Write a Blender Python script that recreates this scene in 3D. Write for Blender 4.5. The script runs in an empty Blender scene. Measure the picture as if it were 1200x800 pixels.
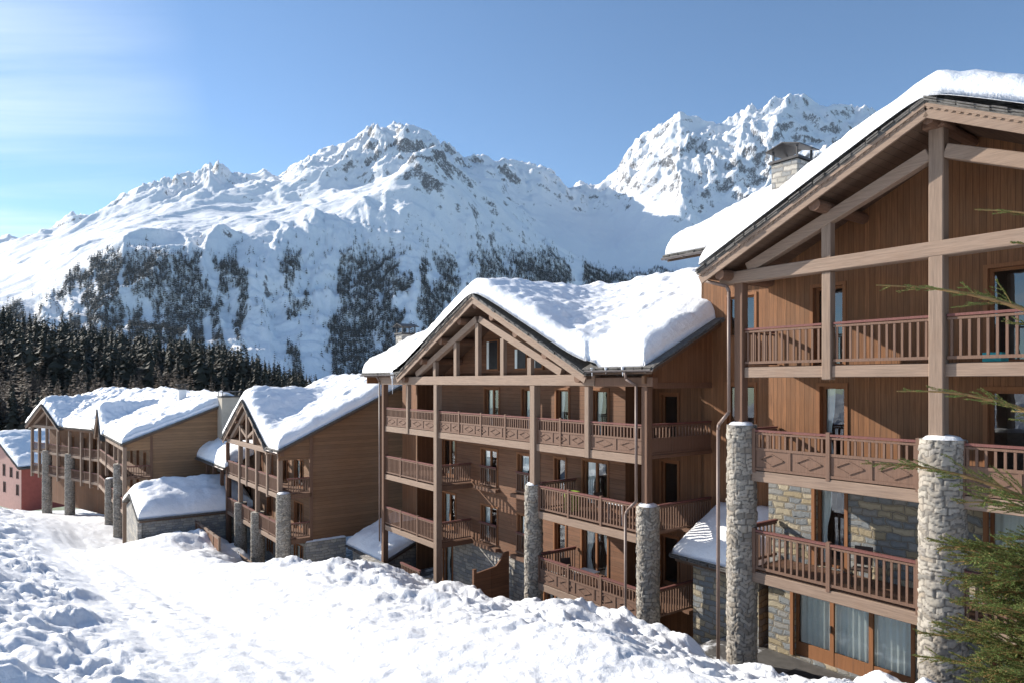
import bpy, math, random
import numpy as np
from mathutils import Vector, Matrix
random.seed(7); RNG = np.random.default_rng(11)
SC = bpy.context.scene
COL = SC.collection
R = math.radians
EX = (0.59484, -0.80384); EY = (0.80384, 0.59484)      # along the street front / into the buildings
ROT = math.atan2(EX[1], EX[0])

# ------------------------------------------------------------------ numpy noise
def _h(ix, iy, seed):
    n = (ix.astype(np.int64)*374761393 + iy.astype(np.int64)*668265263 + seed*1274126177) & 0xffffffff
    n = ((n ^ (n >> 13))*1274126177) & 0xffffffff
    n = ((n ^ (n >> 16))*2246822519) & 0xffffffff
    n = n ^ (n >> 15)
    return n.astype(np.float64)/4294967295.0
def perlin(x, y, seed=0):
    xi = np.floor(x); yi = np.floor(y); fx = x-xi; fy = y-yi
    u = fx*fx*fx*(fx*(fx*6-15)+10); v = fy*fy*fy*(fy*(fy*6-15)+10)
    def g(dx, dy):
        a = _h(xi+dx, yi+dy, seed)*2*np.pi
        return np.cos(a)*(fx-dx)+np.sin(a)*(fy-dy)
    return 1.4*((g(0,0)*(1-u)+g(1,0)*u)*(1-v)+(g(0,1)*(1-u)+g(1,1)*u)*v)
def fbm(x, y, o=4, seed=0, gain=.5):
    s = 0; a = 1; f = 1
    for i in range(o):
        s = s+a*perlin(x*f+i*17.3, y*f-i*9.1, seed+i); a *= gain; f *= 2.03
    return s
def ridged(x, y, o=5, seed=0, gain=.5):
    s = 0; a = 1; f = 1; w = 1
    for i in range(o):
        n = 1-np.abs(perlin(x*f+i*31.7, y*f+i*7.7, seed+i)); n = n*n*w
        w = np.clip(n*1.6, 0, 1); s = s+a*n; a *= gain; f *= 2.07
    return s
def worley(x, y, seed=0):
    xi = np.floor(x); yi = np.floor(y); f1 = np.full(x.shape, 9.); f2 = np.full(x.shape, 9.); cid = np.zeros(x.shape)
    for dx in (-1,0,1):
        for dy in (-1,0,1):
            cx = xi+dx; cy = yi+dy
            d = np.hypot(cx+_h(cx,cy,seed)-x, cy+_h(cx,cy,seed+5)-y)
            nw = d < f1
            f2 = np.where(nw, f1, np.minimum(f2, d)); cid = np.where(nw, _h(cx,cy,seed+9), cid); f1 = np.where(nw, d, f1)
    return f1, f2, cid
def smooth(a, b, x):
    t = np.clip((x-a)/(b-a), 0, 1); return t*t*(3-2*t)

# ------------------------------------------------------------------ materials
class NT:
    def __init__(s, name):
        s.m = bpy.data.materials.new(name); s.m.use_nodes = True; s.t = s.m.node_tree
        s.b = s.t.nodes['Principled BSDF']; s.o = s.t.nodes['Material Output']
    def n(s, typ, props=None, **ins):
        nd = s.t.nodes.new('ShaderNode'+typ)
        for k, v in (props or {}).items(): setattr(nd, k, v)
        for k, v in ins.items():
            key = int(k[1:]) if k[0] == 'i' and k[1:].isdigit() else k.replace('_', ' ')
            s.set(nd.inputs[key], v)
        return nd
    def set(s, inp, v):
        if hasattr(v, 'outputs'): s.t.links.new(v.outputs[0], inp)
        elif isinstance(v, bpy.types.NodeSocket): s.t.links.new(v, inp)
        else: inp.default_value = v
    def math(s, op, a, b=0., c=None, clamp=False):
        nd = s.n('Math', dict(operation=op, use_clamp=clamp), i0=a, i1=b)
        if c is not None: s.set(nd.inputs[2], c)
        return nd.outputs[0]
    def mapr(s, x, a, b, c=0., d=1.):
        nd = s.n('MapRange', None, Value=x); nd.clamp = True
        for k, v in zip(('From Min','From Max','To Min','To Max'), (a,b,c,d)): nd.inputs[k].default_value = v
        return nd.outputs[0]
    def mix(s, f, a, b, mode='MIX'):
        nd = s.t.nodes.new('ShaderNodeMix'); nd.data_type = 'RGBA'; nd.blend_type = mode
        s.set(nd.inputs[0], f); s.set(nd.inputs[6], a); s.set(nd.inputs[7], b); return nd.outputs[2]
    def coord(s, scale=(1,1,1), kind='Object'):
        tc = s.t.nodes.new('ShaderNodeTexCoord')
        mp = s.n('Mapping', None, Vector=tc.outputs[kind]); mp.inputs['Scale'].default_value = scale
        return mp.outputs[0]
    def noise(s, vec, scale=1., detail=3., rough=.55):
        return s.n('TexNoise', None, Vector=vec, Scale=scale, Detail=detail, Roughness=rough).outputs[0]
    def ramp(s, f, stops):
        nd = s.n('ValToRGB', None, Fac=f); el = nd.color_ramp.elements
        while len(el) < len(stops): el.new(.5)
        for e, (p, c) in zip(el, stops): e.position = p; e.color = (*c, 1)
        return nd.outputs[0]
    def bump(s, h, strength=.4, dist=.02):
        return s.n('Bump', None, Strength=strength, Distance=dist, Height=h).outputs[0]
    def fin(s, col=None, rough=.8, normal=None, **k):
        if col is not None: s.set(s.b.inputs['Base Color'], col)
        s.set(s.b.inputs['Roughness'], rough)
        if normal is not None: s.set(s.b.inputs['Normal'], normal)
        for a, v in k.items(): s.set(s.b.inputs[a.replace('_',' ')], v)
        return s.m
def c4(c): return (*c, 1)

def wood_boards(name, col, axis, w=.15, contrast=.35, weather=(.2,.13,.085), wamt=.35):
    """boards laid side by side along `axis` (0 x, 1 y, 2 z), grain along the other direction"""
    t = NT(name); tc = t.t.nodes.new('ShaderNodeTexCoord'); xyz = t.n('SeparateXYZ', None, Vector=tc.outputs['Object'])
    p = t.math('DIVIDE', xyz.outputs[axis], w); fl = t.math('FLOOR', p); fr = t.math('FRACT', p)
    wn = t.n('TexWhiteNoise', dict(noise_dimensions='1D'), W=fl)
    gap = t.math('SUBTRACT', 1., t.math('MULTIPLY', t.mapr(fr, .0, .05), t.mapr(fr, 1., .95)))
    sc = [1.2, 1.2, 1.2]; sc[axis] = 26
    if axis != 2: sc[1-axis] = 26
    else: sc = [1.3, 1.3, 28]
    mp = t.n('Mapping', None, Vector=tc.outputs['Object']); mp.inputs['Scale'].default_value = sc
    off = t.n('CombineXYZ', None, X=t.math('MULTIPLY', wn.outputs[0], 37.), Y=t.math('MULTIPLY', wn.outputs[0], 17.), Z=t.math('MULTIPLY', wn.outputs[0], 53.))
    va = t.n('VectorMath', dict(operation='ADD'), i0=mp.outputs[0], i1=off)
    g = t.noise(va.outputs[0], 1., 5., .65)
    big = t.noise(tc.outputs['Object'], .55, 4., .6)
    d = [x*(1-contrast) for x in col]; l = [min(1, x*(1+contrast)) for x in col]
    base = t.mix(t.mapr(g, .3, .7), c4(d), c4(l))
    base = t.mix(t.mapr(wn.outputs[0], 0, 1, 0, .62), base, c4([x*.62 for x in col]))
    base = t.mix(t.mapr(big, .42, .7, 0, wamt), base, c4(weather))
    base = t.mix(t.math('MULTIPLY', gap, .75), base, (.015,.01,.008,1))
    hh = t.math('SUBTRACT', t.math('MULTIPLY', g, .25), gap)
    return t.fin(base, .75, t.bump(hh, .5, .012), Specular_IOR_Level=.3)
def timber(name, col, var=.3, dark=(.09,.06,.05), ax=2):
    t = NT(name); oc = t.coord((1,1,1))
    v = [34,34,34]; v[ax] = 1.6; g = t.noise(t.coord(v), 1., 5., .65); big = t.noise(oc, 1.3, 4., .6)
    v = [9,9,9]; v[ax] = .5; st = t.noise(t.coord(v), 1., 4., .65)
    base = t.mix(t.mapr(g, .25, .75), c4([x*(1-var) for x in col]), c4([min(1,x*(1+var*.7)) for x in col]))
    base = t.mix(t.mapr(st, .55, .8, 0, .45), base, c4(dark))
    base = t.mix(t.mapr(big, .5, .75, 0, .3), base, c4([col[0]*.8, col[1]*.68, col[2]*.6]))
    return t.fin(base, .75, t.bump(t.math('ADD', g, st), .35, .012), Specular_IOR_Level=.3)
def stone(name, cols, size=(.46,.2), mortar=(.14,.125,.105), depth=.05, patch=.2, warp=.11, mw=.016):
    """coursed rubble: uneven blocks in bent courses"""
    t = NT(name); tc = t.t.nodes.new('ShaderNodeTexCoord'); x = t.n('SeparateXYZ', None, Vector=tc.outputs['Object'])
    wn = t.n('TexNoise', None, Vector=tc.outputs['Object'], Scale=1.9, Detail=3., Roughness=.6); w = t.n('SeparateXYZ', None, Vector=wn.outputs['Color'])
    u = t.math('ADD', t.math('ADD', x.outputs[0], x.outputs[1]), t.math('MULTIPLY', t.math('SUBTRACT', w.outputs[0], .5), warp*3))
    v = t.math('ADD', x.outputs[2], t.math('MULTIPLY', t.math('SUBTRACT', w.outputs[1], .5), warp*2.2))
    uv = t.n('CombineXYZ', None, X=u, Y=v)
    def brick(ms):
        b = t.n('TexBrick', dict(offset=.43, offset_frequency=2, squash=1.55, squash_frequency=3), Vector=uv, Color1=(0,0,0,1), Color2=(1,1,1,1), Mortar=(0,0,0,1), Scale=1.)
        b.inputs['Mortar Size'].default_value = ms; b.inputs['Mortar Smooth'].default_value = .35; b.inputs['Brick Width'].default_value = size[0]; b.inputs['Row Height'].default_value = size[1]; return b
    b = brick(mw); idv = t.n('SeparateColor', None, Color=b.outputs['Color'])
    n = len(cols); col = t.ramp(idv.outputs[0], [(i/n, c) for i, c in enumerate(cols)]); col.node.color_ramp.interpolation = 'CONSTANT'
    fine = t.noise(t.coord((18,18,18)), 1., 6., .7); mid = t.noise(t.coord((5,5,5)), 1., 4., .6)
    col = t.mix(t.mapr(fine, .35, .75, 0, .5), col, t.mix(.55, col, (.09,.085,.075,1))); col = t.mix(t.mapr(mid, .5, .7, 0, patch), col, (.40,.35,.28,1))
    b2 = brick(mw*2.6); col = t.mix(t.math('MULTIPLY', b.outputs['Fac'], .9), col, c4(mortar))
    h = t.math('SUBTRACT', t.math('ADD', t.math('MULTIPLY', fine, .3), t.math('MULTIPLY', mid, .5)), b2.outputs['Fac'])
    return t.fin(col, .9, t.bump(h, .8, depth), Specular_IOR_Level=.2)
def plain(name, col, rough=.6, var=.2, scale=3., bump=0., **k):
    t = NT(name); n = t.noise(t.coord((1,1,1)), scale, 5., .6)
    base = t.mix(t.mapr(n, .3, .7), c4([x*(1-var) for x in col]), c4([min(1,x*(1+var)) for x in col]))
    return t.fin(base, rough, t.bump(n, bump, .02) if bump else None, **k)
def snow_mat(name, fine=1.):
    t = NT(name); oc = t.coord((1,1,1), 'Object')
    a = t.noise(oc, 2.2, 6., .62); b = t.noise(oc, 15., 5., .65); c = t.noise(oc, 70., 3., .6)
    h = t.math('ADD', t.math('MULTIPLY', a, .55), t.math('ADD', t.math('MULTIPLY', b, .16*fine), t.math('MULTIPLY', c, .035*fine)))
    col = t.mix(t.mapr(a, .3, .7), (.84,.855,.88,1), (.90,.905,.92,1))
    return t.fin(col, .55, t.bump(h, .55, .22), Specular_IOR_Level=.35)
M = {}
M['snow'] = snow_mat('snow'); M['roof_snow'] = snow_mat('roof snow', .8)
M['boardC'] = wood_boards('honey board cladding', (.235,.105,.045), 0, .14, .35)
M['boardB'] = wood_boards('brown board cladding', (.20,.094,.05), 2, .19, .3)
M['boardBv'] = wood_boards('brown vertical cladding', (.20,.10,.05), 1, .15, .3)
M['boardBs'] = wood_boards('reddish vertical cladding', (.215,.098,.046), 0, .16, .3)
M['boardA'] = wood_boards('brown log siding', (.215,.115,.06), 2, .24, .25)
M['boardD'] = wood_boards('tan log siding', (.30,.175,.092), 2, .24, .25)
M['timber'] = timber('weathered timber upright', (.255,.18,.132))
M['timberh'] = timber('weathered timber lengthwise', (.275,.193,.142), ax=0)
M['timber2'] = timber('brown timber', (.17,.094,.06))
M['rail'] = timber('reddish railing timber', (.175,.102,.07), .25)
M['railtop'] = timber('red brown handrail', (.175,.07,.06), .2)
M['dark'] = plain('dark stained timber', (.055,.035,.028), .8)
M['soffit'] = wood_boards('dark soffit boards', (.13,.08,.055), 0, .16, .3)
M['frame'] = timber('orange brown joinery', (.26,.115,.05), .2)
M['tile'] = plain('slate tiles', (.105,.098,.09), .8, .5, 9., .8)
M['metal'] = plain('zinc gutter', (.16,.14,.135), .45, .2, 5., 0, Metallic=.6)
M['pipe'] = plain('painted brown downpipe', (.20,.14,.115), .5, .15)
M['iron'] = plain('dark iron', (.045,.043,.045), .5, .2, 5., 0, Metallic=.6)
M['stoneW'] = stone('pale dry stone', [(.56,.52,.46),(.47,.44,.40),(.62,.58,.51),(.40,.375,.34),(.53,.47,.38),(.58,.55,.50)], (.3,.12))
M['stoneC'] = stone('coloured rubble stone', [(.36,.31,.22),(.22,.235,.24),(.42,.36,.26),(.27,.265,.25),(.33,.27,.175),(.20,.215,.225)], (.36,.185))
M['stoneB'] = stone('grey rubble stone', [(.46,.43,.39),(.33,.325,.315),(.52,.48,.42),(.40,.375,.33),(.29,.29,.285)], (.40,.19), (.18,.165,.145))
M['beige'] = plain('beige render', (.42,.37,.30), .9, .1, 2., .2)
M['pink'] = plain('pale pink render', (.40,.235,.20), .9, .08, 1.5)
M['redwall'] = plain('red painted wall', (.30,.075,.052), .9, .1, 1.5)
M['curtain'] = plain('pale green white curtain', (.80,.86,.82), .9, .05, 4.)
M['dirt'] = plain('wet dark paving', (.085,.08,.075), .7, .3, 3., .3)
M['asphalt'] = M['dirt']
M['mat'] = plain('black door mat', (.02,.02,.022), .9, .3, 20., .3)
M['white'] = plain('white painted metal', (.7,.7,.7), .5, .05)
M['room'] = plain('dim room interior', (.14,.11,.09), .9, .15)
M['turq'] = plain('turquoise cloth', (.05,.42,.45), .8, .15)
M['green'] = plain('green cloth', (.25,.36,.04), .8, .15)
M['bark'] = plain('spruce bark', (.085,.06,.045), .9, .4, 12., .6)
def glass_mat():
    t = NT('window glass'); lw = t.n('LayerWeight', None, Blend=.25)
    tr = t.n('BsdfTransparent', None, Color=(.95,.97,.965,1)); gl = t.n('BsdfGlossy', None, Color=(.9,.95,1,1), Roughness=.012)
    wob = t.noise(t.coord((1.5,1.5,1.5)), 1., 2.); gl.inputs['Normal'].default_value
    t.set(gl.inputs['Normal'], t.bump(wob, .06, .05))
    f = t.mapr(lw.outputs['Fresnel'], .02, .6, .12, .85)
    mx = t.n('MixShader', None, i0=f, i1=tr, i2=gl); t.set(t.o.inputs['Surface'], mx); return t.m
M['glass'] = glass_mat()
def leaf_mat(name, col, var=.35):
    t = NT(name); n = t.noise(t.coord((1,1,1)), 2.3, 4.); oi = t.n('ObjectInfo')
    base = t.mix(t.mapr(n, .3, .7), c4([x*(1-var) for x in col]), c4([x*(1+var) for x in col]))
    base = t.mix(t.mapr(oi.outputs['Random'], 0, 1, 0, .5), base, c4([col[0]*.75, col[1]*.6, col[2]*.55]))
    return t.fin(base, .75, None, Specular_IOR_Level=.2)
M['spruce'] = leaf_mat('dark spruce needles', (.050,.050,.037)); M['larch'] = leaf_mat('bare larch twigs', (.135,.115,.095), .25)
M['mtree'] = leaf_mat('mountain forest needles', (.020,.026,.026)); M['needles'] = leaf_mat('fresh spruce needles', (.125,.18,.05), .4)
M['twig'] = plain('orange brown twig', (.30,.175,.065), .8, .25, 9.)

# ------------------------------------------------------------------ mesh building
class MB:
    def __init__(s): s.v = []; s.f = []; s.mi = []
    def add(s, vs, fs, mi=0):
        o = len(s.v); s.v += [tuple(v) for v in vs]; s.f += [tuple(i+o for i in f) for f in fs]; s.mi += [mi]*len(fs)
    def box(s, x0, x1, y0, y1, z0, z1, mi=0):
        s.add([(x0,y0,z0),(x1,y0,z0),(x1,y1,z0),(x0,y1,z0),(x0,y0,z1),(x1,y0,z1),(x1,y1,z1),(x0,y1,z1)],
              [(0,3,2,1),(4,5,6,7),(0,1,5,4),(1,2,6,5),(2,3,7,6),(3,0,4,7)], mi); return s
    def beam(s, p, q, w, h, up=(0,0,1), mi=0):
        p = Vector(p); q = Vector(q); d = (q-p).normalized(); u = Vector(up)
        a = d.cross(u).normalized(); u = a.cross(d).normalized(); vs = []
        for c in (p, q):
            for i, j in ((-1,-1),(1,-1),(1,1),(-1,1)): vs.append(c+a*(i*w/2)+u*(j*h/2))
        s.add(vs, [(0,1,2,3),(7,6,5,4),(0,4,5,1),(1,5,6,2),(2,6,7,3),(3,7,4,0)], mi); return s
    def cyl(s, p, q, r0, r1=None, n=10, mi=0):
        r1 = r0 if r1 is None else r1; p = Vector(p); q = Vector(q); d = (q-p).normalized()
        a = d.orthogonal().normalized(); b = d.cross(a); vs = []
        for c, r in ((p, r0), (q, r1)):
            for i in range(n): t = 2*math.pi*i/n; vs.append(c+a*(r*math.cos(t))+b*(r*math.sin(t)))
        s.add(vs, [(i,(i+1)%n,n+(i+1)%n,n+i) for i in range(n)]+[tuple(range(n))[::-1], tuple(range(n,2*n))], mi); return s
    def tube(s, pts, r, n=8, mi=0):
        for a, b in zip(pts[:-1], pts[1:]): s.cyl(a, b, r, r, n, mi)
        return s
    def prism(s, poly, axis, a, b, mi=0):
        """extrude 2D polygon (in the plane normal to axis) from a to b"""
        def P(u, v, w): return {0:(w,u,v), 1:(u,w,v), 2:(u,v,w)}[axis]
        n = len(poly); vs = [P(u,v,a) for u, v in poly]+[P(u,v,b) for u, v in poly]
        s.add(vs, [tuple(range(n))[::-1], tuple(range(n,2*n))]+[(i,(i+1)%n,n+(i+1)%n,n+i) for i in range(n)], mi); return s
    def slab(s, c, z0, z1, mi=0):
        """four top corners (x,y,z), shifted vertically by z0..z1"""
        vs = [(x,y,z+z0) for x, y, z in c]+[(x,y,z+z1) for x, y, z in c]
        s.add(vs, [(3,2,1,0),(4,5,6,7)]+[(i,(i+1)%4,4+(i+1)%4,4+i) for i in range(4)], mi); return s
    def build(s, name, mat, parent=None, bevel=0, smoothf=False):
        me = bpy.data.meshes.new(name); me.from_pydata(s.v, [], s.f)
        mats = mat if isinstance(mat, (list, tuple)) else [mat]
        for m in mats: me.materials.append(m)
        if len(mats) > 1: me.polygons.foreach_set('material_index', s.mi)
        import bmesh
        bm = bmesh.new(); bm.from_mesh(me); bmesh.ops.recalc_face_normals(bm, faces=bm.faces); bm.to_mesh(me); bm.free()
        if smoothf: me.polygons.foreach_set('use_smooth', [True]*len(me.polygons))
        o = bpy.data.objects.new(name, me); COL.objects.link(o)
        if parent: o.parent = parent
        if bevel:
            b = o.modifiers.new('bevel', 'BEVEL'); b.width = bevel; b.segments = 1; b.limit_method = 'ANGLE'
        return o
def np_mesh(name, V, Fq, mat, parent=None, smoothf=True):
    me = bpy.data.meshes.new(name); V = np.asarray(V, np.float32); Fq = np.asarray(Fq, np.int32); k = Fq.shape[1]
    me.vertices.add(len(V)); me.vertices.foreach_set('co', V.ravel())
    me.loops.add(Fq.size); me.loops.foreach_set('vertex_index', Fq.ravel())
    me.polygons.add(len(Fq)); me.polygons.foreach_set('loop_start', np.arange(0, Fq.size, k, dtype=np.int32)); me.polygons.foreach_set('loop_total', np.full(len(Fq), k, np.int32))
    me.update(calc_edges=True); me.validate()
    for m in (mat if isinstance(mat, (list,tuple)) else [mat]): me.materials.append(m)
    if smoothf: me.polygons.foreach_set('use_smooth', np.ones(len(me.polygons), bool))
    o = bpy.data.objects.new(name, me); COL.objects.link(o)
    if parent: o.parent = parent
    return o
def grid_faces(nr, nc, mask=None):
    i = np.arange((nr-1)*(nc-1)); r = i//(nc-1); c = i%(nc-1); a = r*nc+c
    f = np.stack([a, a+1, a+nc+1, a+nc], 1)
    return f if mask is None else f[mask.ravel()]
def tag(o, label=None, cat=None, group=None, kind=None):
    for k, v in (('label',label),('category',cat),('group',group),('kind',kind)):
        if v: o[k] = v
    return o
def empty(name, O, label, cat, group=None, rot=ROT, z=0.):
    e = bpy.data.objects.new(name, None); COL.objects.link(e); e.location = (O[0], O[1], z); e.rotation_euler = (0,0,rot)
    e.empty_display_size = .5
    return tag(e, label, cat, group)

# ------------------------------------------------------------------ building pieces (local x along front, y into building)
def wall(P, x0, x1, y, z0, z1, mat, holes=(), depth=.9, name='wall', rev=.28, axis='x'):
    """front sheet with openings, each opening has reveals and a dim room behind; axis 'y' makes the wall run along y at x=y"""
    def Q(a, d, z): return (a, y+d, z) if axis == 'x' else (y-d, a, z)
    xs = sorted({x0,x1}|{h[0] for h in holes}|{h[1] for h in holes}); zs = sorted({z0,z1}|{h[2] for h in holes}|{h[3] for h in holes})
    mb = MB()
    for a, b in zip(xs[:-1], xs[1:]):
        for c, d in zip(zs[:-1], zs[1:]):
            if any(h[0] <= a and b <= h[1] and h[2] <= c and d <= h[3] for h in holes): continue
            mb.add([Q(a,0,c),Q(b,0,c),Q(b,0,d),Q(a,0,d)], [(0,1,2,3)])
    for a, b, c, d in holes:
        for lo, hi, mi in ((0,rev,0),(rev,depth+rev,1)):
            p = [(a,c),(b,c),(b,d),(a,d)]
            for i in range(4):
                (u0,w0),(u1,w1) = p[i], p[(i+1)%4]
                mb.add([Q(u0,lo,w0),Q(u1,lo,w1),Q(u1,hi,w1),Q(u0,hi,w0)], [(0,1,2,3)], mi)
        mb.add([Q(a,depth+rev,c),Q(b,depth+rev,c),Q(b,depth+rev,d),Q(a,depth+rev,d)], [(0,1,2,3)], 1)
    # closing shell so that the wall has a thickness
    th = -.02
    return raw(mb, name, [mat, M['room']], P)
def raw(mb, name, mat, P):
    me = bpy.data.meshes.new(name); me.from_pydata(mb.v, [], mb.f)
    for m in (mat if isinstance(mat,(list,tuple)) else [mat]): me.materials.append(m)
    me.polygons.foreach_set('material_index', mb.mi)
    o = bpy.data.objects.new(name, me); COL.objects.link(o); o.parent = P; return o
def window(P, h, y, n=1, curtain=0, door=False, cas=.09, axis='x', recess=.1, mat=None, trim=True, solid=0.):
    """joinery in an opening h=(x0,x1,z0,z1) of a wall at y: frame, panes, curtains"""
    x0, x1, z0, z1 = h; mat = mat or M['frame']
    def B(mb, a, b, d0, d1, c, d): 
        if axis == 'x': mb.box(a, b, y+d0, y+d1, c, d)
        else: mb.box(y-d1, y-d0, a, b, c, d)
    mb = MB(); r = recess
    if trim:
        for a, b, c, d in ((x0-cas,x0+.002,z0,z1),(x1-.002,x1+cas,z0,z1),(x0-cas,x1+cas,z1-.002,z1+cas)):
            B(mb, a, b, -.035, .05, c, d)
    fw = .07; bot = .16 if door else .07
    B(mb, x0, x0+fw, r, r+.07, z0, z1); B(mb, x1-fw, x1, r, r+.07, z0, z1)
    B(mb, x0+fw, x1-fw, r, r+.07, z1-fw, z1); B(mb, x0+fw, x1-fw, r, r+.07, z0, z0+bot+solid)
    w = (x1-x0)/n
    for i in range(1, n): B(mb, x0+w*i-fw*.8, x0+w*i+fw*.8, r-.01, r+.075, z0, z1-.001)
    fo = mb.build('door' if door else 'window', mat, P)
    for i in range(n):
        a = x0+w*i+fw*.75; b = x0+w*(i+1)-fw*.75
        pm = MB(); 
        if axis == 'x': pm.add([(a,y+r+.035,z0+bot+solid),(b,y+r+.035,z0+bot+solid),(b,y+r+.035,z1-fw),(a,y+r+.035,z1-fw)], [(0,1,2,3)])
        else: pm.add([(y-r-.035,a,z0+bot+solid),(y-r-.035,b,z0+bot+solid),(y-r-.035,b,z1-fw),(y-r-.035,a,z1-fw)], [(0,1,2,3)])
        raw(pm, 'pane', M['glass'], fo)
    if curtain and axis == 'x':
        spans = {1:[(x0,x1)], 2:[(x0,x0+(x1-x0)*.42)], 3:[(x0,x0+(x1-x0)*.33),(x1-(x1-x0)*.33,x1)]}[curtain]
        for a, b in spans:
            nx = max(8, int((b-a)*26)); xs = np.linspace(a+.03, b-.03, nx); zz = np.linspace(z0+.05, z1-.06, 7)
            X, Z = np.meshgrid(xs, zz)
            k = 1 if curtain == 1 else 1
            if curtain > 1:
                tt = (Z-z0)/(z1-z0); g = 1-.45*np.exp(-((tt-.4)/.22)**2)
                X = (a if a == x0 else b)+(X-(a if a == x0 else b))*g
            Y = y+r+.16+.03*np.sin(xs*38)[None,:]*(1+.2*np.sin(Z*3))+0*X
            V = np.stack([X,Y,Z],-1).reshape(-1,3)
            c = np_mesh('curtain', V, grid_faces(*X.shape), M['curtain'], fo)
    return fo
def railing(P, a, b, c, ztop, zfloor, axis='x', style='bal', posts=0, step=.165, top=None):
    """balcony front: handrail, balusters, optional carved panel, deck fascia"""
    def B(mb, u0, u1, d0, d1, z0, z1, mi=0):
        if axis == 'x': mb.box(u0, u1, c+d0, c+d1, z0, z1, mi)
        else: mb.box(c+d0, c+d1, u0, u1, z0, z1, mi)
    mb = MB(); zt = ztop
    B(mb, a, b, -.05, .055, zt-.055, zt, 1)
    B(mb, a, b, -.032, .032, zt-.125, zt-.075, 0)
    zb = zfloor+.14 if style == 'bal' else zt-.48
    B(mb, a, b, -.035, .035, zb-.07, zb, 0)
    n = max(2, int((b-a)/step)); st = (b-a)/n
    for i in range(n):
        u = a+st*(i+.5); B(mb, u-.025, u+.025, -.02, .02, zb-.001, zt-.124, 0)
    if style == 'panel':
        z1 = zb-.071; z0 = zfloor+.08
        B(mb, a, b, -.012, .015, z0, z1-.001, 0); B(mb, a, b, -.04, .04, z0-.07, z0-.001, 0)
        m = max(1, int((b-a)/.95)); w = (b-a)/m
        for i in range(m):
            u0 = a+w*i; u1 = u0+w; zc = (z0+z1)/2; hh = (z1-z0)*.32
            if i: B(mb, u0-.035, u0+.035, -.035, .03, z0, z1-.002, 0)
            uc = (u0+u1)/2
            def pt(u, z): return (u, c-.02, z) if axis == 'x' else (c-.02, u, z)
            nrm = (0,1,0) if axis == 'x' else (1,0,0)
            for s1, s2 in (((uc-w*.33,zc),(uc,zc+hh)),((uc,zc+hh),(uc+w*.33,zc)),((uc+w*.33,zc),(uc,zc-hh)),((uc,zc-hh),(uc-w*.33,zc))):
                mb.beam(pt(*s1), pt(*s2), .03, .035, nrm, 0)
    for i in range(posts+2 if posts else 0):
        u = a+(b-a)*i/(posts+1); B(mb, u-.05, u+.05, -.055, .05, zfloor-.06, zt+.045, 0)
    return mb.build('railing', [M['rail'], top or M['railtop']], P)
def deck(P, x0, x1, y0, y1, z, h=.24, mat=None, fascia=True):
    mb = MB().box(x0, x1, y0+.05, y1, z-.12, z)
    o = mb.build('deck', M['timber2'], P)
    if fascia:
        f = MB().box(x0, x1, y0-.06, y0+.045, z-.2-h*.4, z-.02); f.build('fascia', mat or M['timberh'], P, .012)
    return o
def post(P, x, y, z0, z1, w=.28, mat=None, bevel=.02):
    return MB().box(x-w/2, x+w/2, y-w/2, y+w/2, z0, z1).build('post', mat or M['timber'], P, bevel)
def stone_column(P, x, y, z0, z1, r, mat=None, cap=True, flare=.04, seed=0):
    nt = 96; nz = max(20, int((z1-z0)*36)); th = np.linspace(0, 2*np.pi, nt, endpoint=False); zz = np.linspace(z0, z1, nz)
    T, Z = np.meshgrid(th, zz)
    # irregular courses of flat stones: push each stone out by its own amount
    cz = Z*8.2+1.2*perlin(T*1.3+seed, Z*1.3, seed+3)+.25*perlin(T*3+seed, Z*3, seed+4); row = np.floor(cz); offs = _h(row, row*0+seed, 3)
    wv = T/(2*np.pi)*(6+np.floor(6*_h(row, row*0+seed, 8)))+offs*5; cell = np.floor(wv); fz = cz-row; fx = wv-cell
    ed = np.minimum(np.minimum(fz, 1-fz)*1., np.minimum(fx, 1-fx)*1.5)
    push = smooth(.0, .09, ed)*(.014+.034*_h(row, cell, seed+1))-.014+.012*perlin(T*7, Z*9, seed)+.008*perlin(T*20,Z*22,seed)
    rr = r*(1+flare*(z1-Z)/max(1,(z1-z0)))+push-.02
    V = np.stack([x+rr*np.cos(T), y+rr*np.sin(T), Z], -1).reshape(-1,3)
    i = np.arange(nt); F = []
    for k in range(nz-1):
        a = k*nt+i; b = k*nt+(i+1)%nt; F.append(np.stack([a,b,b+nt,a+nt],1))
    V = np.vstack([V, [[x,y,z1+.02]]]); F = np.vstack(F); top = (nz-1)*nt
    F = np.vstack([F, np.stack([top+i, top+(i+1)%nt, np.full(nt,len(V)-1), np.full(nt,len(V)-1)],1)[:, :4]]) if False else F
    o = np_mesh('stone_column', V[:-1], F, mat or M['stoneCol'], P)
    # per stone colour id stored on the mesh for the material
    cid = _h(row, cell, seed+21).ravel(); gap = (1-smooth(.02, .13, ed)).ravel()
    at = o.data.color_attributes.new('stones', 'FLOAT_COLOR', 'POINT'); arr = np.ones((len(cid),4), np.float32); arr[:,0] = cid; arr[:,1] = gap
    at.data.foreach_set('color', arr.ravel())
    cm = MB().cyl((x,y,z1-.12),(x,y,z1+.0), r*.97, r*.93, 20); cm.build('capstone', M['stoneW'], o)
    if cap:
        n2 = 14; rad = np.linspace(0, 1, 7); V = []; 
        for q in rad:
            for j in range(n2):
                t = 2*np.pi*j/n2; k = 1+.08*math.sin(3*t+seed); V.append((x+r*.85*q*k*math.cos(t), y+r*.85*q*k*math.sin(t), z1-.005+.11*math.sqrt(max(0,1-q*q))))
        F = [(a*n2+j, a*n2+(j+1)%n2, (a+1)*n2+(j+1)%n2, (a+1)*n2+j) for a in range(6) for j in range(n2)]
        np_mesh('snow_cap', V, F, M['snow'], o)
    return o
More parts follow.
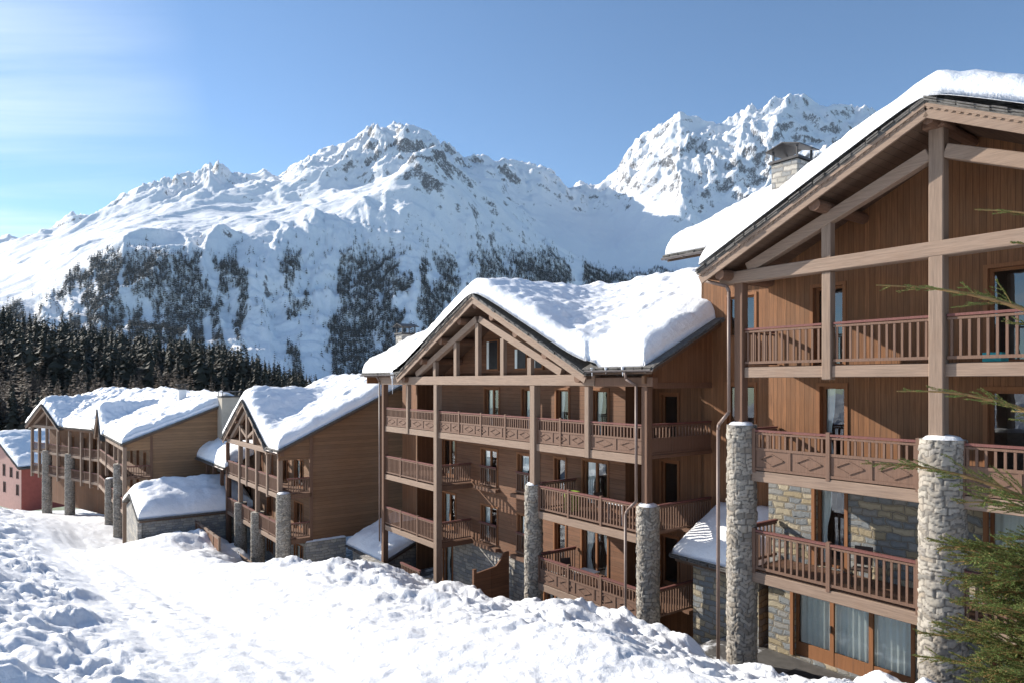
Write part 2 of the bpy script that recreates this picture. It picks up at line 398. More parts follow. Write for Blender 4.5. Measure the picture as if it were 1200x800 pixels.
def column_stone_mat():
    t = NT('stacked pale stones'); a = t.n('Attribute', dict(attribute_name='stones')); s = t.n('SeparateColor', None, Color=a.outputs['Color'])
    col = t.ramp(s.outputs[0], [(0,(.43,.39,.335)),(.15,(.29,.27,.25)),(.3,(.48,.445,.395)),(.48,(.35,.30,.245)),(.62,(.21,.20,.185)),(.75,(.52,.48,.42)),(.9,(.40,.37,.325))])
    f = t.noise(t.coord((16,16,16)), 1., 6., .7); b = t.noise(t.coord((3,3,3)), 1., 4.)
    col = t.mix(t.mapr(f, .45, .75, 0, .55), col, (.22,.205,.18,1)); col = t.mix(t.mapr(b, .5, .72, 0, .3), col, (.42,.36,.28,1))
    col = t.mix(1., col, (.84,.83,.81,1), 'MULTIPLY'); col = t.mix(t.math('MULTIPLY', s.outputs[1], .9), col, (.10,.09,.08,1))
    return t.fin(col, .9, t.bump(f, .6, .02), Specular_IOR_Level=.2)
M['stoneCol'] = column_stone_mat()
def tile_edges(mb, c0, c1, out, n, mi=0):
    """ragged slate ends sticking out along the edge c0-c1 in direction out"""
    c0 = Vector(c0); c1 = Vector(c1); out = Vector(out); d = (c1-c0)
    for i in range(n):
        a = c0+d*(i/n); b = c0+d*((i+random.uniform(.8,1.0))/n); k = random.uniform(.02,.09); z = random.uniform(-.01,.01)
        for zz in (0, -.055): 
            kk = k+random.uniform(-.02,.03); up = Vector((0,0,zz+z))
            mb.add([a+up-out*.06, b+up-out*.06, b+up+out*kk, a+up+out*kk, a+up-out*.06-Vector((0,0,.035)), b+up-out*.06-Vector((0,0,.035)), b+up+out*kk-Vector((0,0,.035)), a+up+out*kk-Vector((0,0,.035))],
                   [(0,1,2,3),(7,6,5,4),(0,4,5,1),(1,5,6,2),(2,6,7,3),(3,7,4,0)], mi)
def roof_snow(P, rects, zf, T=.8, step=.22, Rr=.55, seed=0, name='snow_cover', slump=.25, lump=.16):
    xs = set(); ys = set()
    for r in rects:
        xs |= {round(v,3) for v in np.arange(r[0], r[1], step)}|{r[0], r[1]}; ys |= {round(v,3) for v in np.arange(r[2], r[3], step)}|{r[2], r[3]}
        for q in (.03,.08,.15): xs |= {r[0]+q, r[1]-q}; ys |= {r[2]+q, r[3]-q}
    xs = np.array(sorted(xs)); ys = np.array(sorted(ys)); X, Y = np.meshgrid(xs, ys)
    D = np.full(X.shape, -9.)
    for r in rects: D = np.maximum(D, np.minimum(np.minimum(X-r[0], r[1]-X), np.minimum(Y-r[2], r[3]-Y)))
    cx = (X[:-1,:-1]+X[1:,1:])/2; cy = (Y[:-1,:-1]+Y[1:,1:])/2; mask = np.zeros(cx.shape, bool)
    for r in rects: mask |= (cx > r[0]) & (cx < r[1]) & (cy > r[2]) & (cy < r[3])
    d = np.clip(D/Rr, 0, 1); prof = np.sqrt(1-(1-d)**2)*.85+.15*smooth(0,2.2,D)
    n = fbm(X*.55, Y*.55, 4, seed)*slump+fbm(X*2.2, Y*2.2, 4, seed+7)*lump*.5
    # wind and melt runnels: small dunes in places
    w = smooth(-.1,.35, perlin(X*.22, Y*.22, seed+3)); n = n+w*lump*.55*ridged(X*1.3+.4*Y, Y*1.6-.3*X, 3, seed+4)-w*lump*.3
    Z = zf(X, Y)+prof*T*np.clip(1+n, .35, 1.7)
    V = np.stack([X,Y,Z],-1).reshape(-1,3)
    # overhang wobble at the rim
    F = grid_faces(*X.shape, mask); used = np.unique(F); rm = np.full(len(V), -1); rm[used] = np.arange(len(used))
    F = rm[F]; V = V[used]
    # skirt: rim edges down a little and an underside sheet
    E = np.vstack([F[:,[0,1]],F[:,[1,2]],F[:,[2,3]],F[:,[3,0]]]); key = np.sort(E,1); _, inv, cnt = np.unique(key, axis=0, return_inverse=True, return_counts=True)
    rim = E[cnt[inv.ravel()] == 1]; rv = np.unique(rim); low = V[rv].copy(); low[:,2] -= .0; low[:,2] = zf(low[:,0], low[:,1])+.012
    m2 = np.full(len(V), -1); m2[rv] = len(V)+np.arange(len(rv))
    under = V.copy(); under[:,2] = zf(under[:,0], under[:,1])+.012
    S = np.stack([rim[:,1], rim[:,0], m2[rim[:,0]], m2[rim[:,1]]],1)
    V2 = np.vstack([V, low]); F2 = np.vstack([F, S])
    return np_mesh(name, V2, F2, M['roof_snow'], P)
def smax(a, b, k): h = np.clip(.5+.5*(a-b)/k, 0, 1); return b*(1-h)+a*h+k*h*(1-h)
def gable_roof(P, xc, hw, y0, y1, zp, m, tiles=True, barge=True, soff=None, th=.13, rz=None):
    """two slabs falling to both sides of a ridge that runs along y; returns the roof object (tiles) with soffit and barge boards"""
    t = MB(); s = MB(); b = MB(); ze = zp-hw*m
    for sg in (-1, 1):
        xe = xc+sg*hw
        c = [(xc,y0,zp),(xe,y0,ze),(xe,y1,ze),(xc,y1,zp)]
        t.slab(c, -th, 0)
        tile_edges(t, (xc,y0-.0,zp-.01), (xe,y0,ze-.01), (0,-1,0), int(hw*3.2))
        tile_edges(t, (xe,y0,ze-.02), (xe,y1,ze-.02), (sg,0,0), int((y1-y0)*2.6))
        i = .10; xe2 = xe-sg*i
        c2 = [(xc,y0+i,zp),(xe2,y0+i,ze+i*m),(xe2,y1,ze+i*m),(xc,y1,zp)]
        s.slab(c2, -th-.16, -th-.002)
    to = t.build('roof', M['tile'], P); s.build('soffit', soff or M['soffit'], to)
    if barge:
        for sg in (-1, 1):
            xe = xc+sg*(hw-.06); b = MB()
            for off, h, w, yy in ((-th-.16,.24,.06,.07),(-th-.02,.07,.07,.03)):
                b.beam((xc, y0+yy, zp+off-.02), (xe, y0+yy, ze+.06*m+off-.02), w, h, (0,0,1))
            # scalloped lower edge of the trim
            n = int(hw*7)
            for q in range(n):
                f = (q+.5)/n; b.cyl((xc+sg*(hw-.1)*f, y0+.012, zp-(hw-.1)*f*m-th-.065), (xc+sg*(hw-.1)*f, y0+.03, zp-(hw-.1)*f*m-th-.065), .055, .055, 8)
            b.build('bargeboard', M['timberh'], to)
    return to
def shed(P, x0, x1, y0, y1, ze, m, name='roof', th=.13, soff=None, back=None, edge=True):
    """roof plane rising along y from the eave (y0, ze) with slope m up to y1; optional back slope falling to y=back"""
    t = MB(); s = MB(); zt = ze+(y1-y0)*m
    t.slab([(x0,y0,ze),(x1,y0,ze),(x1,y1,zt),(x0,y1,zt)], -th, 0)
    if edge:
        tile_edges(t, (x0,y0,ze-.02), (x1,y0,ze-.02), (0,-1,0), int((x1-x0)*2.8))
        for xx, sg in ((x0,-1),(x1,1)): tile_edges(t, (xx,y0,ze-.01), (xx,y1,zt-.01), (sg,0,0), int((y1-y0)*2.4))
    s.slab([(x0+.1,y0+.1,ze+.1*m),(x1-.1,y0+.1,ze+.1*m),(x1-.1,y1,zt),(x0+.1,y1,zt)], -th-.16, -th-.002)
    if back:
        zb = zt-(back-y1)*m; t.slab([(x0,y1,zt),(x1,y1,zt),(x1,back,zb),(x0,back,zb)], -th, 0)
    to = t.build(name, M['tile'], P); s.build('soffit', soff or M['soffit'], to); return to
def gutter(P, x0, x1, y, z, r=.075):
    n = 8; vs = []
    for xx in (x0, x1):
        for i in range(n+1): a = math.pi*i/n; vs.append((xx, y+r*math.cos(a), z-r*math.sin(a)))
    mb = MB(); mb.add(vs, [(i,i+1,n+2+i,n+1+i) for i in range(n)])
    k = int((x1-x0)/.7)
    for i in range(k): xx = x0+.2+(x1-x0-.4)*i/max(1,k-1); mb.box(xx-.012, xx+.012, y-.08, y+.14, z-.1, z-.083)
    o = mb.build('gutter', M['metal'], P); sm = o.modifiers.new('thick','SOLIDIFY'); sm.thickness = .008; return o
def snow_patch(P, x0, x1, y0, y1, z, T=.25, seed=0, slope=(0,0)):
    return roof_snow(P, [(x0,x1,y0,y1)], lambda X, Y: z+(X-x0)*slope[0]+(Y-y0)*slope[1], T, .14, .28, seed, 'snow_patch', .3, .2)
def purlins(P, xc, y0, y1, zp, m, xs, r=.13, drop=.42):
    for x in xs:
        z = zp-abs(x-xc)*m-drop
        MB().cyl((x,y0,z),(x,y1,z), r, r, 12).build('purlin', M['timber2'], P)
def chimney(P, x0, x1, y0, y1, z0, z1, mat, cap='frame'):
    o = MB().box(x0,x1,y0,y1,z0,z1).build('chimney', mat, P, .03)
    c = MB(); c.box(x0-.08,x1+.08,y0-.08,y1+.08,z1+.002,z1+.09)
    h = .5
    for x in (x0+.06,x1-.06):
        for y in (y0+.06,y1-.06): c.box(x-.03,x+.03,y-.03,y+.03,z1+.09,z1+h)
    xm = (x0+x1)/2
    if cap == 'frame':
        c.beam((xm,y0-.1,z1+h+.16),(x0-.14,y0-.1,z1+h-.02),.03,.03); 
        c.slab([(xm,y0-.14,z1+h+.2),(x0-.16,y0-.14,z1+h),(x0-.16,y1+.14,z1+h),(xm,y1+.14,z1+h+.2)], -.035, 0)
        c.slab([(xm,y0-.14,z1+h+.2),(x1+.16,y0-.14,z1+h),(x1+.16,y1+.14,z1+h),(xm,y1+.14,z1+h+.2)], -.035, 0)
    else: c.box(x0-.16,x1+.16,y0-.16,y1+.16,z1+h-.06,z1+h)
    c.build('chimney_cap', M['iron'], o); return o

def atB(x, y): return (-7.2375+EX[0]*x+EY[0]*y, 38.6+EX[1]*x+EY[1]*y)
# ================================================================== NEAREST CHALET (right)
C = empty('chalet', (6.365, 19.0), 'nearest tall honey brown chalet at right with wide gable and two thick stone columns', 'chalet', 'timber chalets along the snowy street')
zp, mm, hw, xc = 6.05, .49, 5.95, 5.05
gz = lambda x: zp-abs(x-xc)*mm
hL = [(1.1,1.95,.44,2.62),(1.3,2.0,-2.38,-.12),(1.15,2.0,-5.13,-2.94),(.5,3.69,-7.86,-5.86)]
wall(C, -.3, 4.85, 1.8, -2.62, 3.0, M['boardC'], hL[:2])
wall(C, -.3, 4.85, 1.8, -8.2, -2.62, M['stoneC'], hL[2:], name='stone_base')
hR = [(5.35,8.4,.44,2.6),(5.35,8.4,-2.38,-.2),(5.35,8.4,-5.13,-2.95),(5.5,8.4,-7.86,-5.9)]
wall(C, 4.85, 10.4, 1.8, -2.62, 3.0, M['boardC'], hR[:2]); wall(C, 4.85, 10.4, 1.8, -8.2, -2.62, M['stoneC'], hR[2:], name='stone_base')
g = MB(); g.prism([(-.3,3.0),(10.4,3.0),(10.4,gz(10.4)-.28),(xc,zp-.28),(-.3,gz(-.3)-.28)], 1, 1.8, 1.95); g.build('gable_wall', M['boardC'], C)
s = MB(); s.box(-.3,-.16,1.82,4.3,-8.2,3.3); s.box(10.26,10.4,1.82,12,-8.2,3.3); s.build('side_wall', M['boardBv'], C)
for h in hL[:3]: window(C, h, 1.8, 1, 2 if h[2] < 0 else 0, False, recess=.16)
window(C, hL[3], 1.8, 3, 1, True, recess=.14, solid=.22)
for i, h in enumerate(hR): window(C, h, 1.8, 3, 0 if i < 2 else 3, i == 3, recess=.14)
# french window door handles
MB().box(1.53,1.56,1.87,1.93,-6.95,-6.75).build('handle', M['metal'], C)
MB().box(1.0,2.9,.3,1.1,-7.93,-7.895).build('door_mat', M['mat'], C)
MB().box(-.3,10.4,.25,1.79,-8.2,-7.93).build('doorstep', M['dirt'], C)
for z, x0, x1 in ((.42,.14,9.9),(-2.4,.2,9.8),(-5.15,.2,9.8)):
    o = deck(C, x0, x1, .02, 1.78, z, .26)
for a, b in ((.16,2.36),(2.66,4.86)): railing(C, a, b, 0, 1.46, .42)
for a, b in ((5.2,7.4),(7.7,9.85)): railing(C, a, b, 0, 1.46, .42)
railing(C, .44, 4.62, 0, -1.3, -2.4, 'x', 'panel', 1); railing(C, .44, 4.62, 0, -4.02, -5.15, 'x', 'bal', 1)
railing(C, 5.5, 9.6, 0, -1.3, -2.4, 'x', 'panel', 2); railing(C, 5.5, 9.6, 0, -4.02, -5.15, 'x', 'bal', 2)
railing(C, .1, 1.75, -.02, 1.46, .42, 'y'); railing(C, .1, 1.75, -.02, -1.3, -2.4, 'y'); railing(C, .1, 1.75, -.02, -4.02, -5.15, 'y')
post(C, 0, .02, -1.19, 3.02, .27, M['timber2'])
post(C, 5.02, 0, -1.25, 5.55, .30); post(C, 10.05, 0, -1.25, 3.02, .3)
post(C, 2.51, .03, .05, 2.72, .24); post(C, 7.55, .03, .05, 2.72, .24)
tb = MB(); tb.box(-.6,10.7,-.16,.16,2.72,3.06); tb.build('tie_beam', M['timberh'], C, .02)
st = MB(); st.box(2.39,2.63,-.1,.12,3.062,4.02); st.build('strut', M['timber'], C, .012)
st = MB(); st.box(7.43,7.67,-.1,.12,3.062,4.02); st.build('strut', M['timber'], C, .012)
for sg in (-1, 1): MB().beam((5.02+sg*.16,.0,5.0),(5.02+sg*4.75,.0,3.1), .24, .3).build('rafter', M['timberh'], C, .015)
cb = MB(); cb.box(4.78,5.26,-.28,.28,5.5,5.72); cb.box(4.7,5.34,-.4,.3,5.722,5.86); cb.build('corbel', M['timber2'], C, .03)
purlins(C, xc, -.62, 2.0, zp, mm, (-.25,2.5,7.6,10.3), .15, .50); purlins(C, xc, -.6, 2, zp, 0, (5.05,), .12, .44)
stone_column(C, 0, .05, -8.3, -1.19, .40, seed=3); stone_column(C, 5.08, .05, -8.3, -1.25, .455, seed=8); stone_column(C, 10.1, .05, -8.3, -1.25, .455, seed=12)
# wing set back behind
ww = [(-3.35,-2.25,1.55,2.95),(-3.35,-2.25,-1.5,-.1)]
wall(C, -4.46, .0, 4.0, -8.3, 5.0, M['boardC'], ww, name='wing_wall')
for h in ww: window(C, h, 4.0, 1)
e = MB(); e.prism([(4.0,-8.3),(18,-8.3),(18,5.3),(11,8.2),(4.0,5.0)], 0, -4.46, -4.36); e.build('wing_end_wall', M['boardBv'], C)
rC = gable_roof(C, xc, hw, -.75, 7.5, zp, mm)
rW = shed(C, -5.3, 15.5, 2.9, 11, 4.6, .466, back=19)
wz = lambda Y: np.where(Y < 11, 4.6+(Y-2.9)*.466, 4.6+8.1*.466-(Y-11)*.466)
def zC(X, Y):
    gg = zp-(np.sqrt((X-xc)**2+.09)-.3)*mm-np.maximum(0, Y-9)*.4
    return smax(wz(Y)-(np.maximum(0, 2.9-Y))*.4, gg, .35)
roof_snow(rC, [(xc-hw+.02,xc+hw-.02,-.72,8),(-5.27,15.4,2.95,18.9)], zC, .74, .2, .45, 5, slump=.2, lump=.14)
chimney(C, -3.75,-2.65, 7.3,8.4, 6.4, 8.35, M['stoneB']); chimney(C, -3.6,-2.6, 12.6,13.6, 6.8, 9.85, M['stoneB'])
gutter(C, -5.3, -.95, 2.82, 4.48)
dp = MB().tube([(-.86,-.5,3.0),(-.86,-.5,2.86),(-.3,-.22,2.66),(-.24,-.2,2.5),(-.24,-.2,-.85),(-.54,-.25,-1.2),(-.56,-.25,-1.35),(-.56,-.25,-7.9)], .05, 10)
dp.build('downpipe', M['pipe'], C, smoothf=True)
tq = MB().box(5.75,6.1,.3,.7,.43,.62).build('towel', M['turq'], C)

# ================================================================== MIDDLE CHALET
B = empty('chalet', (-7.2375, 38.6), 'middle chalet with broad open truss gable and one long balcony across its front', 'chalet', 'timber chalets along the snowy street')
zp, mm, hw, xc = 3.9, .48, 7.4, 9.9
bz = lambda x: 3.9-abs(x-9.9)*.48
top = [(7.2,8.4,-2.42,-.34),(10.26,11.45,-2.42,-.34),(12.7,13.5,-2.42,-.34),(15.0,15.85,-2.42,-.34)]
l2 = [(3.05,4.4,-5.12,-3.1),(6.9,8.25,-5.12,-3.35),(9.93,11.5,-5.12,-3.35),(12.6,13.3,-5.12,-3.3),(14.4,15.83,-5.12,-3.22)]
l3 = [(3.05,4.4,-7.93,-6.0),(6.9,8.25,-7.93,-6.15),(9.93,11.5,-7.93,-6.15),(12.6,13.3,-7.93,-6.1),(14.35,15.83,-7.93,-6.0)]
gr = [(3.2,4.1,-10.9,-8.6),(11.9,12.6,-10.6,-8.9)]
wall(B, 2.9, 16.8, 2.0, -8.25, .45, M['boardB'], top+l2+l3)
wall(B, 2.9, 16.8, 2.0, -11.4, -8.25, M['stoneB'], gr, name='stone_base')
for i, h in enumerate(top): window(B, h, 2.0, 2 if i < 2 else 1, 2, True)
for i, h in enumerate(l2+l3): window(B, h, 2.0, 2 if h[1]-h[0] > .9 else 1, (0,2,2,0,2,2,2,2,0,3)[i], True)
for h in gr: window(B, h, 2.0, 1, 2)
for k, h in enumerate((l2[1], l2[2], l3[1], l3[2])): railing(B, h[0]-.06, h[1]+.06, 1.93, h[2]+.98, h[2]-.05)
d0 = [(1.0,1.9,-2.42,-.5),(1.0,1.9,-5.12,-3.1)]
wall(B, -.2, 2.9, 3.7, -8.25, .45, M['boardBs'], d0, name='loggia_wall'); wall(B, -.2, 2.9, 3.7, -11.4, -8.25, M['stoneB'], (), name='stone_base')
for h in d0: window(B, h, 3.7, 1, 0, True)
d1 = [(17.3,18.1,-2.42,-.5),(17.3,18.1,-5.12,-3.1),(17.3,18.1,-7.93,-6.0)]
wall(B, 16.8, 20.6, 3.5, -11.4, 1.9, M['boardBs'], d1, name='loggia_wall')
for h in d1: window(B, h, 3.5, 1, 0, True)
for q in ((2.9,3.04,2.02,3.7,-11.4,.4),(16.66,16.8,2.02,3.5,-11.4,.4),(-.3,-.16,2.2,6,-11.4,.6)): MB().box(*q).build('return_wall', M['boardBv'], B)
g = MB(); g.prism([(2.6,.45),(17.2,.45),(17.2,bz(17.2)-.2),(xc,zp-.28),(2.6,bz(2.6)-.2)], 1, 2.0, 2.12); g.build('gable_wall', M['boardB'], B)
for h in ((7.55,8.4,.62,1.95),(9.87,10.65,.62,1.5),(11.2,11.8,.62,1.5)):
    f = MB(); f.box(h[0]-.08,h[1]+.08,1.9,1.99,h[2]-.08,h[3]+.08); fo = f.build('window', M['frame'], B)
    p = MB(); p.box(h[0],h[1],1.88,1.897,h[2],h[3]); p.build('pane', M['iron'], fo)
    q = MB(); q.box(h[0],h[0]+.18,1.86,1.878,h[2],h[3]); q.build('curtain', M['curtain'], fo)
# decks, balconies
deck(B, .1, 19.85, 0, 2.0, -2.45, .3); MB().box(.1,2.9,2.0,3.7,-2.57,-2.45).build('deck', M['timber2'], B); MB().box(16.8,19.85,2.0,3.5,-2.57,-2.45).build('deck', M['timber2'], B)
for a, b, n in ((.3,2.9,0),(3.2,5.85,0),(6.15,13.58,3),(13.9,16.76,1),(17.04,19.55,0)): railing(B, a, b, 0, -1.43, -2.45, 'x', 'panel', n, .15)
railing(B, .15, 3.35, 19.78, -1.40, -2.45, 'y', 'panel')
for z, zt in ((-5.15,-4.13),(-8.0,-6.97)):
    deck(B, .1, 5.9, 0, 2.0, z, .24); MB().box(.1,2.9,2.0,3.7,z-.12,z).build('deck', M['timber2'], B)
    railing(B, .2, 5.84, 0, zt, z, 'x', 'bal', 2, .15); railing(B, .1, 1.95, 5.98, zt, z, 'y', 'bal', 0, .13)
    MB().box(5.85,6.0,.15,2.0,z-.26,z-.02).build('fascia', M['timber2'], B)
    deck(B, 14.0, 19.4, 0, 2.0, z, .24); railing(B, 14.02, 19.32, 0, zt, z, 'x', 'bal' if z > -6 else 'panel', 2, .15)
    MB().box(16.8,19.85,2.0,3.5,z-.12,z).build('deck', M['timber2'], B)
    railing(B, .42, 3.35, 19.78, zt, z, 'y', 'bal', 0, .13)
    railing(B, .1, 1.95, 14.0, zt+.12, z, 'y', 'bal', 0, .13)
    MB().box(6.6,8.5,1.72,2.0,z-.2,z-.03).build('fascia', M['timber2'], B); MB().box(9.7,11.75,1.72,2.0,z-.2,z-.03).build('fascia', M['timber2'], B)
post(B, .1, 0, -11.2, -.15, .3, M['timber2']); post(B, 2.95, 0, -2.75, -.15, .22); post(B, 5.99, 0, -11.2, -.15, .32)
post(B, 13.73, 0, -4.2, -.15, .32); post(B, 16.9, 0, -2.78, -.16, .24); post(B, 19.72, 0, -4.15, -.16, .27, M['timber2'])
MB().box(-.35,17.35,-.17,.17,-.15,.27).build('tie_beam', M['timberh'], B, .02); MB().box(17.36,20.1,-.14,.14,-.16,.16).build('eave_beam', M['timber2'], B, .02)
MB().box(19.6,19.86,.15,3.45,-.22,-.02).build('side_beam', M['timber2'], B, .02)
for sg in (-1, 1): MB().beam((9.7+sg*.12,0,2.8),(9.7+sg*5.75,0,.36), .24, .3).build('rafter', M['timberh'], B)
for x, z in ((9.6,2.62),(7.75,1.85),(11.55,1.85),(13.45,.98),(5.8,.98)):
    MB().box(x-.12,x+.12,-.09,.1,.272,z).build('strut', M['timber'], B)
purlins(B, xc, -.4, 2.0, zp, mm, (3.1,5.0,6.9,8.6,11.2,12.9,14.8,16.7), .17, .50); purlins(B, xc, -.4, 2, zp, 0, (9.9,), .17, .5)
stone_column(B, 13.62, .02, -11.6, -4.15, .37, cap=True, seed=17); stone_column(B, 19.75, .02, -11.6, -4.12, .385, seed=23)
sg_ = MB(); sg_.prism([(-.25,-.05),(3.5,-.05),(3.5,1.95),(-.25,.2)], 0, 19.72, 19.84); sg_.build('side_gable', M['boardBv'], B)
rB = gable_roof(B, xc, hw, -.55, 6.5, zp, mm)
mz = lambda Y: np.where(Y < 7.0, .5+(Y+.45)*.475, .5+7.45*.475-(Y-7.0)*.475)
for a, b in ((-2.0,2.62),(17.1,20.35)): shed(rB, a, b, -.45, 7.0, .5, .475, 'main_roof')
shed(rB, -5.6, -1.9, 3.0, 9.5, .92, .4, 'rear_roof')
def zB(X, Y):
    gg = zp-(np.sqrt((X-xc)**2+.3)-.54)*mm
    main = np.where(X < -2.0, .92+(Y-3)*.4-np.maximum(0,Y-9.5)*.8, mz(Y))
    return smax(main, np.where(np.abs(X-xc) < hw+.5, gg, -50), .8)
roof_snow(rB, [(xc-hw+.02,xc+hw-.02,-.52,8),(-1.98,20.0,-.43,15)], zB, .85, .16, .5, 2, slump=.16, lump=.13)
roof_snow(rB, [(-5.58,-1.92,3.02,9.4)], lambda X, Y: .92+(Y-3)*.4, .95, .2, .6, 44)
wall(B, -5.3, -.2, 3.9, -11.4, .9, M['boardBs'], (), name='rear_wall')
MB().prism([(-.35,-.1),(3.8,-.1),(3.8,1.9),(-.35,.3)], 0, -1.55, -1.45).build('side_gable', M['boardC'], B)
chimney(B, -4.4,-3.5, 2.95,3.95, .6, 3.0, M['stoneB'])
gutter(B, 17.3, 20.4, -.53, .40); gutter(B, -2.0, 2.4, -.53, .40)
MB().tube([(19.2,-.5,.34),(19.2,-.45,.1),(19.45,-.22,-.12),(19.45,-.22,-4.0),(19.15,-.3,-4.3),(19.15,-.42,-4.45),(19.15,-.42,-9.5)], .05, 10).build('downpipe', M['pipe'], B, smoothf=True)
MB().tube([(-.15,-.4,.34),(-.15,-.2,0),(-.15,-.2,-9)], .05, 8).build('downpipe', M['pipe'], B, smoothf=True)
for x, l in ((2.05,1.15),(1.9,.35),(2.2,.3),(17.6,.3),(18.3,.22),(19.1,.3)): MB().cyl((x,-.5,.5),(x,-.5,.5-l), .06, .006, 7).build('icicle', M['snow'], rB)
MB().box(14.6,15.1,.8,1.2,-5.13,-4.35).build('towel', M['green'], B)
snow_patch(B, 17.5, 19.7, 2.2, 3.4, -2.44, .12, 5)

# a few garden tables and chairs left out on the balconies
def furniture(kind, O, z, label, rz):
    e = empty('garden_table' if kind == 't' else 'garden_chair', O, label, 'table' if kind == 't' else 'chair', None, ROT+rz, z)
    if kind == 't':
        MB().box(-.4,.4,-.35,.35,.69,.72).build('tabletop', M['white'], e)
        for x in (-.34,.34):
            for y in (-.29,.29): MB().cyl((x,y,0),(x,y,.69),.018).build('leg', M['white'], e)
    else:
        MB().box(-.22,.22,-.22,.22,.42,.45).build('seat', M['dark'], e); MB().beam((0,.24,.5),(0,.33,.95),.42,.03,(0,1,0)).build('backrest', M['dark'], e)
        for x in (-.19,.19):
            for y in (-.19,.19): MB().cyl((x,y,0),(x,y,.42),.016).build('leg', M['dark'], e)
furniture('t', atB(17.6,.95), -5.15, 'small white table on the second balcony of the middle chalet beside its right stone column', 0)
furniture('t', atB(15.9,.8), -8.0, 'small white table on the lowest right balcony of the middle chalet', .1)
furniture('c', atB(16.7,.9), -5.15, 'dark chair left of the white table on the second right balcony of the middle chalet', 1.4)
furniture('c', atB(14.9,.8), -8.0, 'dark chair by the white table on the lowest right balcony of the middle chalet', 1.3)
furniture('c', (6.365+EX[0]*2.9+EY[0]*.9, 19+EX[1]*2.9+EY[1]*.9), -5.15, 'dark chair behind the plain lower railing of the nearest chalet before its coloured stone wall', .3)

# partition screen on the terrace in front of the middle chalet, terrace edge
S = MB(); S.prism([(-1.9,-11.4),(-.05,-11.4),(-.05,-7.95),(-.35,-8.0),(-.55,-8.3),(-.8,-8.55),(-1.9,-8.7)], 0, 0, .09); S.box(-.02,.12,-2.05,-1.9,-11.4,-8.5); S.box(-.02,.12,-1.05,-.95,-11.4,-8.62)
so = S.build('wooden_screen', M['boardB']); so.location = (*atB(9.35, 1.9), 0); so.rotation_euler = (0,0,ROT)
tag(so, 'brown wooden partition screen with curved top by the stone base of the middle chalet', 'screen')
w_ = MB(); w_.box(-.2,8.9,-1.25,-.95,-11.4,-9.75); w_.box(-.3,9.0,-1.3,-.9,-9.75,-9.68)
wo = empty('terrace_wall', atB(0,0), 'low dark terrace wall with timber rail below the left balconies of the middle chalet', 'wall')
w_.build('wall', M['stoneB'], wo); railing(wo, 4.2, 6.2, -1.1, -9.1, -9.7)

# ================================================================== LEFT CHALET (with small steep gable)
A = empty('chalet', (-14.34, 42.5), 'left chalet with steep narrow truss gable, plain dark brown side wall and three stone columns', 'chalet', 'timber chalets along the snowy street')
az = lambda x: -1.23-abs(x+7.5)*.555
ha = [(-11.5,-10.3,-7.02,-5.2),(-9.2,-7.9,-7.02,-5.2),(-5.8,-4.4,-7.02,-5.2),(-3.2,-1.6,-7.02,-5.2)]
ha += [(a,b,c-2.85,d-2.85) for a, b, c, d in ha[1:]]+[(a,b,c-5.6,d-5.7) for a, b, c, d in ha[1:]]
wall(A, -13.0, 0, 1.9, -10.6, -4.3, M['boardA'], ha[:7]); wall(A, -13.0, 0, 1.9, -13.4, -10.6, M['stoneB'], ha[7:], name='stone_base')
for i, h in enumerate(ha): window(A, h, 1.9, 2, 2 if i%2 else 0, True)
MB().prism([(-13,-4.3),(0,-4.3),(0,az(0)-.25) if az(0) > -5 else (0,-4.35),(-7.5,-1.5),(-13,az(-13)-.2)], 1, 1.9, 2.0).build('gable_wall', M['boardA'], A)
MB().prism([(1.9,-10.2),(10,-10.2),(10,-.9),(8,-.55),(1.9,-3.3)], 0, -.12, 0).build('side_wall', M['boardA'], A)
MB().prism([(-.2,-4.9),(1.9,-4.9),(1.9,-3.4),(-.2,-4.25)], 0, -.12, -.02).build('side_gable', M['boardA'], A)
MB().box(-.1,.06,1.78,1.98,-10.2,-3.5).build('post', M['timber2'], A)
MB().box(-.14,.05,1.5,4.2,-13.4,-10.2).build('stone_base', M['stoneB'], A)
snow_patch(A, -.14, .12, 1.5, 4.2, -10.2, .16, 3)
for z in (-7.05,-9.9): deck(A, -13.2, .05, 0, 1.9, z, .24); MB().box(-.02,.06,.2,1.9,z-.3,z).build('fascia', M['timber2'], A)
for a, b, n in ((-9.2,-7.6,0),(-7.4,-5.2,0),(-4.9,-2.8,0),(-2.6,-.5,0),(-13.1,-9.6,1)): railing(A, a, b, 0, -6.02, -7.05, 'x', 'bal', n, .15)
for a, b, n in ((-8.8,-5.4,1),(-4.6,-.45,1),(-13.1,-9.7,1)): railing(A, a, b, 0, -8.87, -9.9, 'x', 'bal', n, .15)
for zt in (-6.05,-8.87): railing(A, .35, 1.75, 0, zt, zt-1.0, 'y', 'bal', 0, .15)
post(A, -9.3, 0, -8.8, -4.65, .28); post(A, -7.5, 0, -7.4, -4.65, .24); post(A, -5.04, 0, -8.85, -4.65, .28); post(A, -2.7, 0, -7.5, -4.65, .24); post(A, -.35, 0, -6.95, -4.3, .28); post(A, -12.9, 0, -13.4, -4.65, .26, M['timber2'])
MB().box(-12.6,-1.7,-.15,.15,-4.65,-4.32).build('tie_beam', M['timberh'], A, .015); MB().box(-1.68,.1,-.12,.12,-4.62,-4.34).build('eave_beam', M['timber2'], A)
for sg in (-1, 1): MB().beam((-7.5+sg*.1,0,-2.0),(-7.5+sg*4.2,0,-4.25), .22, .28).build('rafter', M['timberh'], A)
MB().box(-7.62,-7.38,-.1,.1,-4.318,-2.1).build('strut', M['timber'], A)
for x in (-9.2,-5.8): MB().box(x-.1,x+.1,-.1,.1,-4.318,-3.15).build('strut', M['timber'], A)
